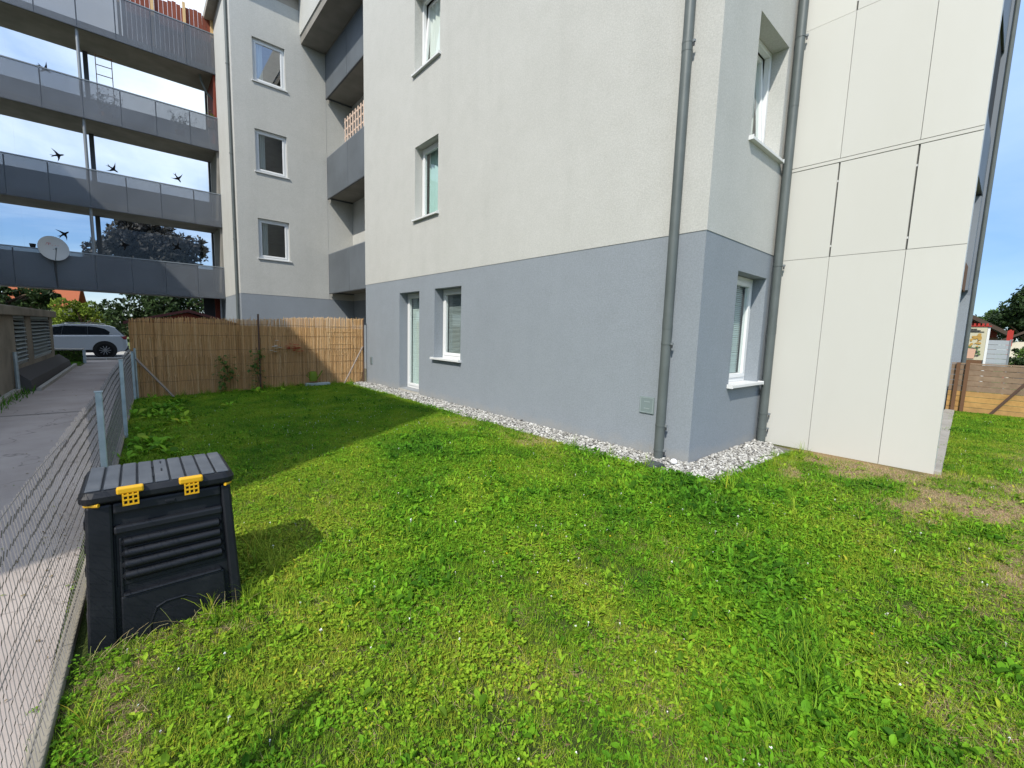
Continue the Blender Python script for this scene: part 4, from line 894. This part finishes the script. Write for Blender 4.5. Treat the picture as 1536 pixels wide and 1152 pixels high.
m = MB(); m.lathe([(0, .12), (.09, .12), (.10, .3), (.07, .36), (.0, .36)], 3.3, 11.42, 14); m.build('body', 'leaf_bright', t_, smooth=True); m = MB(); m.tube([(3.39, 11.42, .17), (3.48, 11.42, .3), (3.52, 11.42, .38)], .014, 8); m.build('spout', 'leaf_bright', t_); m = MB(); m.tube([(3.21, 11.42, .2), (3.14, 11.42, .27), (3.2, 11.42, .34)], .01, 8); m.build('handle', 'leaf_bright', t_)
m = MB(); m.box(3.12, 11.36, -.06, 3.7, 11.5, .075); o = m.build('grey_planter_box', 'meter_line', None, bevel=.015); tag(o, 'grey planter box at the foot of the reed fence', 'planter')

# garden shed behind the reed fence
sh = thing('garden_shed', 'dark red shed with low gable roof behind the reed fence', 'shed', (1.1, 15.6, -.15))
m = MB(); m.box(-.02, 15.1, -.2, 1.95, 17.0, 1.42); m.build('wall', 'red_wood', sh)
m = MB(); m.prism([(-.25, 1.47), (1.1, 1.85), (2.3, 1.50), (2.3, 1.43), (1.1, 1.78), (-.25, 1.40)], 'Y', 14.95, 17.2); m.build('roof', 'dark_metal_roof', sh)
m = MB(); m.prism([(0, 1.42), (1.1, 1.76), (1.95, 1.44)], 'Y', 15.1, 15.14); m.build('gable', 'red_wood', sh)

# ------------------------------------------------------------------ compost bin
bn = thing('compost_bin', 'black plastic compost bin with grey ribbed lid and two yellow latches', 'compost bin', (.065, 3.2, -.23))
ZB0, ZB1 = -.25, .505
def ring_pts(hw, y0, y1, z, rad, n=5, cx=.065):
    pts = []
    for (ccx, ccy, a0) in ((cx+hw-rad, y0+rad, -90), (cx+hw-rad, y1-rad, 0), (cx-hw+rad, y1-rad, 90), (cx-hw+rad, y0+rad, 180)):
        for k_ in range(n): a = R_(a0+90*k_/(n-1)); pts.append((ccx+rad*math.cos(a), ccy+rad*math.sin(a), z))
    return pts
def loft(rings, cap0=True, cap1=True):
    m = MB(); n = len(rings[0])
    for r_ in rings: m.v += r_
    for i in range(len(rings)-1):
        for k_ in range(n): m.f.append((i*n+k_, i*n+(k_+1) % n, (i+1)*n+(k_+1) % n, (i+1)*n+k_))
    if cap0: m.f.append(tuple(reversed(range(n))))
    if cap1: m.f.append(tuple((len(rings)-1)*n+k_ for k_ in range(n)))
    m.t = [.5]*len(m.f); return m
YF0, YF1 = 2.90, 2.995     # front at foot, at top
def hw(v): return .345+(.318-.345)*v
def fy(v): return YF0+(YF1-YF0)*v
loft([ring_pts(hw(v), fy(v)+.03, 3.55+(3.47-3.55)*v, ZB0+(ZB1-ZB0)*v, .06) for v in (0, .5, 1)]).build('body', 'black_plastic', bn, smooth=False, bevel=.004)
nf = Vector((0, -(ZB1-ZB0), -(YF1-YF0))).normalized()
def FP(u, v, o):
    return Vector((.065+u*hw(v), fy(v)+.03, ZB0+(ZB1-ZB0)*v))+nf*o
def fbox(m, u0, u1, v0, v1, o0, o1): m.hexa([FP(u0, v0, o1), FP(u1, v0, o1), FP(u1, v0, o0), FP(u0, v0, o0)], [FP(u0, v1, o1), FP(u1, v1, o1), FP(u1, v1, o0), FP(u0, v1, o0)])
m = MB(); fbox(m, -.985, -.66, .0, 1, -.01, .030); fbox(m, .83, .985, .0, 1, -.01, .030); fbox(m, -.66, .83, .92, 1, -.01, .03); fbox(m, -.66, .83, .775, .835, -.01, .028)
m.build('front_frame', 'black_plastic', bn, bevel=.012)
m = MB(); fbox(m, -.64, .81, .40, .775, -.01, .004); fbox(m, -.60, -.56, .33, .74, .0, .012); m.build('rib_panel', 'black_plastic', bn, bevel=.004)
for k_ in range(4):
    v = .47+k_*.078; m = MB(); m.tube([FP(-.56, v, .003), FP(-.53, v, .010), FP(.75, v, .010), FP(.78, v, .003)], [.010, .025, .025, .010], 12); m.build('rib', 'black_plastic', bn, smooth=True)
m = MB(); fbox(m, -.60, .76, .02, .335, -.01, .022); fbox(m, -.57, .73, .335, .355, -.01, .032); hd = m.build('hatch', 'black_plastic', bn, bevel=.008)
m = MB(); q = [(-.28, .0), (-.26, .10), (-.18, .20), (-.05, .225), (.20, .225), (.36, .18), (.46, .0)]
for i in range(len(q)-1): m.tube([FP(q[i][0], q[i][1], .024), FP(q[i+1][0], q[i+1][1], .024)], .006, 6)
fbox(m, -.24, .42, .0, .17, .0, .026); m.build('hatch_arch', 'black_plastic', hd)
m = MB()
for sgn in (-1, 1):
    for k_ in range(5):
        v = .12+k_*.17; X_ = .065+sgn*(hw(v)+.001)
        m = MB(); m.box(X_-.006, 3.08, ZB0+(ZB1-ZB0)*v, X_+.006, 3.40, ZB0+(ZB1-ZB0)*v+.05); m.build('side_vent', 'black_plastic', bn, bevel=.004)
ly0, ly1 = 2.985, 3.50
lid = loft([ring_pts(.328, ly0, ly1, .512, .05), ring_pts(.338, ly0-.012, ly1+.01, .522, .055), ring_pts(.338, ly0-.012, ly1+.01, .550, .055), ring_pts(.322, ly0+.005, ly1-.008, .578, .05)]).build('lid', 'black_plastic', bn, bevel=.004)
for k_ in range(9):
    xx = -.215+k_*.070; m = MB(); m.box(xx-.0305, 3.003, .5765, xx+.0305, 3.482, .586 if k_ in (3, 4, 5) else .5875); m.build('lid_ridge', 'lid_plastic', lid, bevel=.005)
m = MB()
for dx, yy in ((-.01, 3.1), (.03, 3.2), (-.01, 3.3), (.03, 3.38)): m.box(.065+dx-.03, yy, .5865, .065+dx-.024, yy+.05, .590)
m.build('lid_slot', 'black_plastic', lid)
for cx_ in (-.07, .19):
    m = MB(); m.box(cx_-.055, ly0-.028, .554, cx_+.055, ly0+.012, .589); lt = m.build('latch', 'yellow_plastic', bn, bevel=.008)
    m = MB(); y_ = ly0-.030; zt_ = .556; zb_ = .492
    for uu in (-.030, -.010, .010, .030): m.box(cx_+uu-.0035, y_-.002, zb_, cx_+uu+.0035, y_+.006, zt_)
    for zz in (zb_, (zb_+zt_)/2-.006, zt_-.014): m.box(cx_-.033, y_-.003, zz, cx_+.033, y_+.007, zz+.008)
    m.build('latch_grid', 'yellow_plastic', lt)
m = MB(); m.tube([(.065-.315, 3.01, .509), (.065-.26, 2.976, .509)], .010, 8); m.tube([(.065+.315, 3.01, .509), (.065+.285, 2.976, .509)], .009, 8); m.build('corner_clip', 'yellow_plastic', bn, smooth=True)
m = MB(); fbox(m, .02, .16, .945, .965, .028, .036); m.build('grip', 'black_plastic', bn, bevel=.003)

# ------------------------------------------------------------------ car
def car(label, paint, loc, rot, group='parked cars'):
    t = thing('parked_car', label, 'car', (0, 0, 0), group)
    low = [(.10, .30), (.02, .42), (.0, .62), (.06, .88), (.16, 1.0), (1.0, 1.0), (2.2, .97), (3.05, .95), (3.75, .80), (4.02, .66), (4.08, .45), (4.02, .26), (3.6, .20), (.4, .22)]
    m = MB(); n = len(low); rings = []
    for yy, s in ((-.88, .93), (-.84, 1.0), (.84, 1.0), (.88, .93)): rings.append([(2.04+(p[0]-2.04)*s, yy*(1 if abs(yy) > .86 else 1.0), .6+(p[1]-.6)*s) for p in low])
    for r_ in rings: m.v += r_
    for i in range(3):
        for k_ in range(n): m.f.append((i*n+k_, i*n+(k_+1) % n, (i+1)*n+(k_+1) % n, (i+1)*n+k_))
    m.f += [tuple(range(n)), tuple(reversed(range(3*n, 4*n)))]; m.t = [.5]*len(m.f); m.build('body', paint, t, fix=True, bevel=.03)
    gh = [(.10, .98), (.22, 1.12), (.42, 1.36), (.62, 1.45), (1.3, 1.50), (2.1, 1.48), (2.55, 1.38), (3.25, .96)]
    m = MB(); n = len(gh); wd = [.80, .76, .66, .62, .61, .61, .64, .80]
    m.v += [(p[0], -w, p[1]) for p, w in zip(gh, wd)]+[(p[0], w, p[1]) for p, w in zip(gh, wd)]
    m.f += [tuple(range(n)), tuple(reversed(range(n, 2*n)))]+[(k_, k_+n, k_+n+1, k_+1) for k_ in range(n-1)]; m.t = [.5]*len(m.f); m.build('roof', paint, t, fix=True, bevel=.02)
    for sg in (-1, 1):
        def side(x_, z_): return (x_, sg*(.815-(z_-.97)*.36), z_)
        for nm, poly in (('side_window', [(.62, 1.03), (.58, 1.16), (.75, 1.30), (1.05, 1.38), (1.315, 1.40), (1.315, 1.02)]), ('side_window', [(1.325, 1.02), (1.325, 1.40), (2.085, 1.40), (2.155, 1.01)]), ('side_window', [(2.165, 1.01), (2.095, 1.39), (2.45, 1.32), (2.95, 1.0)])):
            m = MB(); m.add([side(*p) for p in poly]+[(a_, b_-sg*.04, c_) for a_, b_, c_ in [side(*p) for p in poly]], [tuple(range(len(poly)))]+[(k_, (k_+1) % len(poly), (k_+1) % len(poly)+len(poly), k_+len(poly)) for k_ in range(len(poly))]); m.build(nm, 'car_glass', t, fix=True)
        for x_ in (.78, 3.35):
            m = MB(); m.tube([(x_, sg*.70, .33), (x_, sg*.885, .33)], .42, 24); m.build('wheel_arch', 'black_trim', t)
            m = MB(); m.tube([(x_, sg*.66, .32), (x_, sg*.70, .32), (x_, sg*.86, .32), (x_, sg*.895, .32)], [.27, .32, .32, .28], 24); wh = m.build('wheel', 'tyre', t)
            m = MB()
            for k_ in range(10): a = k_*.6283; m.tube([(x_, sg*.897, .32), (x_+.20*math.cos(a), sg*.897, .32+.20*math.sin(a))], .016, 5)
            m.tube([(x_, sg*.885, .32), (x_, sg*.905, .32)], .05, 12); m.build('rim', 'rim', wh)
        m = MB(); m.box(1.15, sg*.868, .22, 2.95, sg*.892, .34); m.build('sill_cladding', 'black_trim', t)
        for x_ in (1.45, 2.4): m = MB(); m.box(x_, sg*.872, .84, x_+.18, sg*.90, .87); m.build('door_handle', paint, t)
        m = MB(); m.box(.02, sg*.55, .82, .34, sg*.865, .96); m.build('tail_light', 'tail_red', t, bevel=.02)
        m = MB(); m.box(2.72, sg*.83, .98, 2.9, sg*1.0, 1.10); m.build('mirror', paint, t, bevel=.03)
        m = MB(); m.tube([(.75, sg*.58, 1.49), (.9, sg*.58, 1.54), (2.0, sg*.58, 1.54), (2.15, sg*.58, 1.49)], .018, 6); m.build('roof_rail', 'steel_mid', t)
    m = MB(); m.hexa([(.085, -.70, 1.02), (.085, .70, 1.02), (.12, .70, 1.02), (.12, -.70, 1.02)], [(.36, -.6, 1.34), (.36, .6, 1.34), (.40, .6, 1.34), (.40, -.6, 1.34)]); m.build('rear_window', 'car_glass', t, fix=True)
    m = MB(); m.hexa([(3.10, -.70, 1.03), (3.10, .70, 1.03), (3.14, .70, 1.06), (3.14, -.70, 1.06)], [(2.62, -.6, 1.35), (2.62, .6, 1.35), (2.66, .6, 1.38), (2.66, -.6, 1.38)]); m.build('windscreen', 'car_glass', t, fix=True)
    m = MB(); m.box(-.03, -.8, .27, .18, .8, .48); m.build('rear_bumper', 'black_trim', t, bevel=.03)
    t.location = loc; t.rotation_euler = (0, 0, rot); return t
car('silver hatchback parked on the street beyond the walkway', 'car_silver', (-.36, 28.2, -.19), math.pi)
car('dark blue grey car partly hidden behind the right board fence', 'car_dark', (24.0, -.15, -.1), R_(-95))

# ------------------------------------------------------------------ hedge planter, trees, far houses
def leaves(mb, pts, smin, smax, r, tints=None):
    for i, p in enumerate(pts):
        s = r.uniform(smin, smax); a = Vector((r.gauss(0, 1), r.gauss(0, 1), r.gauss(0, 1))).normalized(); b = a.cross(Vector((r.gauss(0, 1), r.gauss(0, 1), r.gauss(0, 1)))).normalized(); p = Vector(p)
        mb.add([p-a*s, p+b*s*.45, p+a*s, p-b*s*.45], [(0, 1, 2, 3)], tints[i] if tints else r.random())
def crown_points(clumps, n, r, squash=.8):
    pts = []; ti = []; tot = sum(c[3]**2 for c in clumps)
    for (cx, cy, cz, cr) in clumps:
        tn = r.uniform(-.2, .2); k_ = int(n*cr*cr/tot)
        for i in range(k_):
            d = Vector((r.gauss(0, 1), r.gauss(0, 1), r.gauss(0, 1))).normalized(); q = cr*r.uniform(.45, 1.05)**.6*(1+.25*math.sin(d.x*5+cx)*math.sin(d.z*6+cy))
            pts.append((cx+d.x*q, cy+d.y*q, cz+d.z*q*squash)); ti.append(max(0, min(1, r.gauss(.5+tn, .22))))
    return pts, ti
def tree(name, label, base, h, trunk_r, crown_c, crown_r, nclump, nleaf, lsize, mat, seed, group=None, cat='tree', squash=.85):
    r = random.Random(seed); t = thing(name, label, cat, base, group); B = Vector(base); C_ = Vector(crown_c)
    clumps = []
    for i in range(nclump):
        d = Vector((r.gauss(0, 1), r.gauss(0, 1), r.gauss(0, 1))).normalized()*r.uniform(.25, .95)**.6; clumps.append((C_.x+d.x*crown_r[0], C_.y+d.y*crown_r[1], C_.z+d.z*crown_r[2], r.uniform(.22, .42)*min(crown_r[0], crown_r[2])))
    m = MB(); m.tube([B, B+(C_-B)*.5+Vector((r.uniform(-.1, .1), 0, 0)), C_], [trunk_r, trunk_r*.75, trunk_r*.35], 8)
    for c in clumps[::2]: mid = B+(C_-B)*r.uniform(.45, .8); m.tube([mid, mid.lerp(Vector(c[:3]), .55)+Vector((0, 0, .1)), c[:3]], [trunk_r*.4, trunk_r*.25, trunk_r*.08], 5, False)
    m.build('trunk', 'bark', t)
    l = MB(); p, ti = crown_points(clumps, nleaf, r, squash); leaves(l, p, lsize*.6, lsize*1.3, r, ti); tag(l.build('crown', mat, t), None, kind='stuff')
tree('purple_leaved_tree', 'large dark purple leaved tree seen through the lowest walkway glazing', (.6, 36, -.2), 8, .22, (.7, 36, 5.6), (3.1, 2.5, 1.95), 60, 15000, .16, 'leaf_purple', 1)
tree('dark_leafy_tree', 'dense dark green tree under the walkway right of the car', (1.3, 31.5, -.2), 4.5, .2, (.9, 31.5, 2.5), (2.45, 1.4, 1.9), 40, 9000, .12, 'leaf_dark', 2)
tree('dark_leafy_tree', 'dark green tree above the louvred block at the left edge', (-4.8, 34, -.2), 4.5, .2, (-5.1, 34, 2.75), (2.2, 1.4, 1.3), 34, 9000, .12, 'leaf_dark', 3)
tree('flowering_bush', 'bright yellow green bush behind the silver car', (-2.1, 32, -.2), 2.6, .1, (-2.15, 32, 1.55), (1.3, .9, 1.0), 30, 7000, .075, 'leaf_bright', 4, cat='bush')
tree('dark_leafy_tree', 'dark tree behind the shed next to the wing', (3.4, 33, -.2), 5, .2, (3.6, 33, 2.9), (1.6, 1.4, 1.9), 22, 4000, .11, 'leaf_purple', 5)
tree('garden_shrub', 'slim green shrub between the car and the reed fence', (-.02, 26.0, -.2), 1.6, .05, (-.05, 26, .75), (.28, .3, .9), 10, 1300, .05, 'leaf_mid', 6, cat='shrub')
tree('dense_hedge', 'dark hedge filling the gap under the trees behind the street', (-3, 37, -.3), 2.5, .1, (-2, 37, .9), (7.5, .8, 1.2), 60, 9000, .12, 'leaf_dark', 21, cat='hedge')
hb = thing('clipped_hedge', 'low clipped hedge with grass in front of the silver car', 'hedge', (-1.95, 23.1, -.2)); r = random.Random(5)
m = MB(); m.box(-2.9, 22.9, -.25, -1.62, 23.4, .33); m.build('branches', 'bark', hb)
l = MB(); leaves(l, [(r.uniform(-2.95, -1.58), r.choice([22.86, 22.9, r.uniform(22.9, 23.4)]), r.uniform(-.2, .35)) for _ in range(2600)], .03, .06, r); tag(l.build('foliage', 'leaf_mid', hb), None, kind='stuff')
m = MB(); m.box(-3.0, 22.83, .355, -1.56, 23.45, .40); m.build('hedge_rail', 'concrete_pale', hb); m = MB(); m.box(-1.58, 22.84, -.25, -1.50, 22.92, .355); m.build('rail_post', 'zinc', hb)
hg = MB(); [blade(hg, (r.uniform(-2.5, -1.62), r.uniform(21.6, 22.85), -.15), r.uniform(0, 6.28), r.uniform(.1, .6), r.uniform(.06, .14), .008, .6) for _ in range(2600)]; tag(hg.build('verge_grass', 'blade_green'), 'small grass verge in front of the clipped hedge', kind='stuff')
m = MB(); m.box(-2.55, 21.5, -.2, -1.55, 22.86, -.13); tag(m.build('verge', 'far_ground'), 'earth of the grass verge by the hedge', kind='structure')
m = MB()
for cx_, cy_ in ((-1.9, 12.3), (-1.85, 13.3), (-1.92, 11.2)):
    for i in range(60): blade(m, (cx_+r.gauss(0, .08), cy_+r.gauss(0, .35), -.12), r.uniform(0, 6.28), r.uniform(.1, .8), r.uniform(.08, .25), .014, .9, 3)
tag(m.build('path_edge_weeds', 'clover_green'), 'weeds growing along the foot of the louvred block', kind='stuff')

def house(label, x0, x1, y0, y1, zw, zr, wallm, roofm, ridge='X', base=-.3, wins=(), cat='house', name='house'):
    t = thing(name, label, cat, ((x0+x1)/2, (y0+y1)/2, base)); m = MB(); m.box(x0, y0, base, x1, y1, zw); m.build('wall', wallm, t)
    m = MB(); o_ = .4
    if ridge == 'X': m.prism([(y0-o_, zw-.1), ((y0+y1)/2, zr), (y1+o_, zw-.1), (y1+o_, zw+.05), ((y0+y1)/2, zr+.15), (y0-o_, zw+.05)], 'X', x0-o_, x1+o_)
    else: m.prism([(x0-o_, zw-.1), ((x0+x1)/2, zr), (x1+o_, zw-.1), (x1+o_, zw+.05), ((x0+x1)/2, zr+.15), (x0-o_, zw+.05)], 'Y', y0-o_, y1+o_)
    m.build('roof', roofm, t, fix=True)
    for (a, b, c, d) in wins:
        m = MB(); ring(m, plane_map('Y', y0), a, b, -.03, .02, c, d, .1); w = m.build('window', 'pvc_white', t); m = MB(); m.box(a+.1, y0-.01, c+.1, b-.1, y0+.01, d-.1); m.build('pane', 'car_glass', w)
    return t
house('cream house with bright orange tiled roof beyond the trees', -7.2, -3.9, 50, 60, 2.55, 4.6, 'house_cream', 'roof_orange', 'X', wins=((-5.2, -4.4, .9, 2.1),))
# right side background
rfnc = thing('board_fence', 'weathered horizontal board fence closing the lawn on the right', 'fence', (14.08, -1, 0)); r = random.Random(8)
for k_ in range(9):
    z = .0+k_*.120
    for (a, b) in ((.86, -1.55), (-1.56, -3.9), (-3.91, -6.3)):
        tt = (.62+.3*r.random()) if k_ < 4 else (.08+.36*r.random())
        m = MB(); m.box(14.06, a, z+.006, 14.085, b, z+.116, tt); m.build('board', 'fence_board', rfnc)
m = MB(); m.box(14.05, .86, 1.085, 14.10, -6.3, 1.11, .3); m.build('cap_board', 'fence_board', rfnc)
for yy in (.75, .605, -1.9, -4.3): m = MB(); m.box(14.0, yy-.03, -.05, 14.055, yy+.03, 1.12); m.build('post', 'brown_wood', rfnc)
m = MB(); m.hexa([(14.0, .20, 0), (14.0, .145, 0), (14.04, .145, 0), (14.04, .20, 0)], [(14.0, -.40, 1.02), (14.0, -.455, 1.02), (14.04, -.455, 1.02), (14.04, -.40, 1.02)]); m.build('brace', 'rust_brown', rfnc, fix=True)
pv = thing('beer_garden_sign', 'cream poster board with a drinking mug picture above the board fence', 'sign', (20, .8, 0))
m = MB(); m.box(20.0, .56, 1.08, 20.05, 1.25, 2.12); bd = m.build('poster_panel', 'poster_cream', pv)
r = random.Random(12)
for nm, mt, n, (ya, yb), (za, zb) in (('poster_picture', 'poster_gold', 34, (.68, 1.0), (1.5, 1.88)), ('poster_plants', 'poster_green', 26, (.62, 1.05), (1.14, 1.52)), ('poster_shade', 'ink', 14, (.64, 1.02), (1.14, 1.48))):
    m = MB()
    for i in range(n):
        cy_, cz_, q = r.uniform(ya, yb), r.uniform(za, zb), r.uniform(.015, .045); xx = 19.992-.0004*i-(.001 if nm == 'poster_shade' else 0)
        m.add([(xx, cy_+q*math.cos(k_*1.047+i), cz_+q*math.sin(k_*1.047+i)) for k_ in range(6)], [tuple(range(6))])
    tag(m.build(nm, mt, bd), None, kind='stuff')
m = MB(); m.prism([(.76, 1.12), (.74, 1.42), (.92, 1.44), (.93, 1.12)], 'X', 19.970, 19.978); m.build('poster_mug', 'poster_mug', bd)
m = MB(); [m.box(19.985, a, z, 19.995, b, z+.025) for a, b, z in ((.78, .95, 2.03), (.70, .95, 1.985), (.62, .95, 1.945))]; m.build('poster_text', 'ink', bd)
m = MB(); m.box(20.02, 1.25, .3, 20.1, 1.32, 2.3).box(20.02, .5, .3, 20.1, .555, 2.1); m.build('sign_post', 'pvc_white', pv)
m = MB(); [m.box(19.98, .55+i*.09, 2.13, 20.06, .60+i*.09, 2.22) for i in range(9)]; m.box(19.97, .48, 2.125, 20.07, 1.36, 2.15); m.build('red_trim', 'red_paint', pv)
gs = thing('grey_screen_fence', 'grey slatted screen beside the poster board', 'fence', (20.3, .3, 0))
for i in range(6): m = MB(); m.box(20.2, .06, .85+i*.145, 20.23, .56, .85+i*.145+.135); m.build('panel', 'tent_grey', gs)
for yy in (.05, .565): m = MB(); m.box(20.19, yy-.02, .0, 20.24, yy+.02, 1.74); m.build('post', 'steel_mid', gs)
rp = thing('red_banner_post', 'red post with banner at the right of the grey screen', 'post', (24, .1, 0))
m = MB(); m.box(24, .07, 0, 24.06, .13, 2.15); m.build('pole', 'red_paint', rp); m = MB(); m.box(23.98, .02, 1.55, 23.995, .17, 2.12); m.build('banner', 'red_paint', rp)
gh = thing('beer_garden_hut', 'dark timber hut with low gable roof behind the poster board', 'hut', (27, 1.3, 0))
m = MB(); m.box(26.3, .45, -.3, 29, 3.2, 1.9); m.build('wall', 'brown_wood', gh)
m = MB(); m.prism([(.15, 2.12), (1.9, 3.25), (3.6, 2.12), (3.6, 1.98), (1.9, 3.08), (.15, 1.96)], 'X', 25.8, 29.4); m.build('roof', 'roof_brown', gh, fix=True)
m = MB(); m.prism([(.45, 1.9), (.45, 2.1), (1.9, 3.05), (3.2, 2.2), (3.2, 1.9)], 'X', 26.3, 26.35); m.build('gable', 'red_wood', gh)
house('far house with brown hipped roof among the right trees', 40, 48, -3.6, .2, 1.9, 3.2, 'house_cream', 'roof_brown', 'X')
tree('broad_tree', 'tall green tree at the right edge behind the hut', (58, -.9, -.3), 7, .3, (58, -1.3, 4.2), (2.6, 2.6, 2.4), 40, 8000, .17, 'leaf_dark', 11, 'trees at the right edge')
tree('broad_tree', 'lower green tree just left of the tall right edge tree', (60, 1.8, -.3), 5, .3, (60, 1.7, 3.3), (2.2, 2.2, 1.6), 30, 5200, .16, 'leaf_mid', 12, 'trees at the right edge')
tree('broad_tree', 'dark tree crowns behind the hut roof', (66, 4.5, -.3), 6, .3, (66, 4.4, 3.6), (2.6, 2.2, 1.8), 26, 4000, .18, 'leaf_dark', 13, 'trees at the right edge')
tree('roadside_shrub', 'dark shrub beside the red banner post', (22.5, -.05, -.2), 1.6, .06, (22.5, -.08, .95), (.3, .3, .6), 12, 1500, .05, 'leaf_dark', 14, cat='shrub')
tree('roadside_shrub', 'green shrub behind the dark parked car', (31, -.5, -.2), 2.4, .08, (31, -.8, 1.4), (.9, .9, 1.0), 18, 2600, .08, 'leaf_mid', 15, cat='shrub')

r = random.Random(31); m = MB()
for i in range(420):
    yy = r.uniform(.5, 14); xx = fx(yy)-.06-abs(r.gauss(0, .35)); zz = float(zg(xx, yy))+.012; q = r.uniform(.006, .02); a = r.uniform(0, 6.28); c_, s_ = math.cos(a)*q, math.sin(a)*q
    m.add([(xx-c_, yy-s_, zz), (xx+s_*.5, yy-c_*.5, zz+r.uniform(0, .008)), (xx+c_, yy+s_, zz+.002), (xx-s_*.5, yy+c_*.5, zz)], [(0, 1, 2, 3)], r.random())
tag(m.build('leaf_litter', 'litter'), 'small dry leaves and crumbs on the path beside the fence', kind='stuff')

# dry stalks leaning in front of the compost bin
r = random.Random(77); m = MB()
for i in range(26):
    bx0 = r.uniform(-.28, .45); by0 = 2.86-.03*r.random(); z0 = float(zg(bx0, by0)); a = r.uniform(0, 6.28); L = r.uniform(.06, .22); k_ = r.uniform(.4, 1.0)
    pts = [(bx0+L*t*math.cos(a)*k_, by0-.01+L*t*math.sin(a)*.25*k_-.02*t, z0+L*(t-.55*t*t*k_)) for t in (0, .33, .66, 1)]
    m.tube(pts, [.0016, .0014, .0011, .0007], 4, False, r.random())
tag(m.build('dry_stalks', 'litter_straw'), 'thin dry grass stalks leaning in front of the compost bin', kind='stuff')
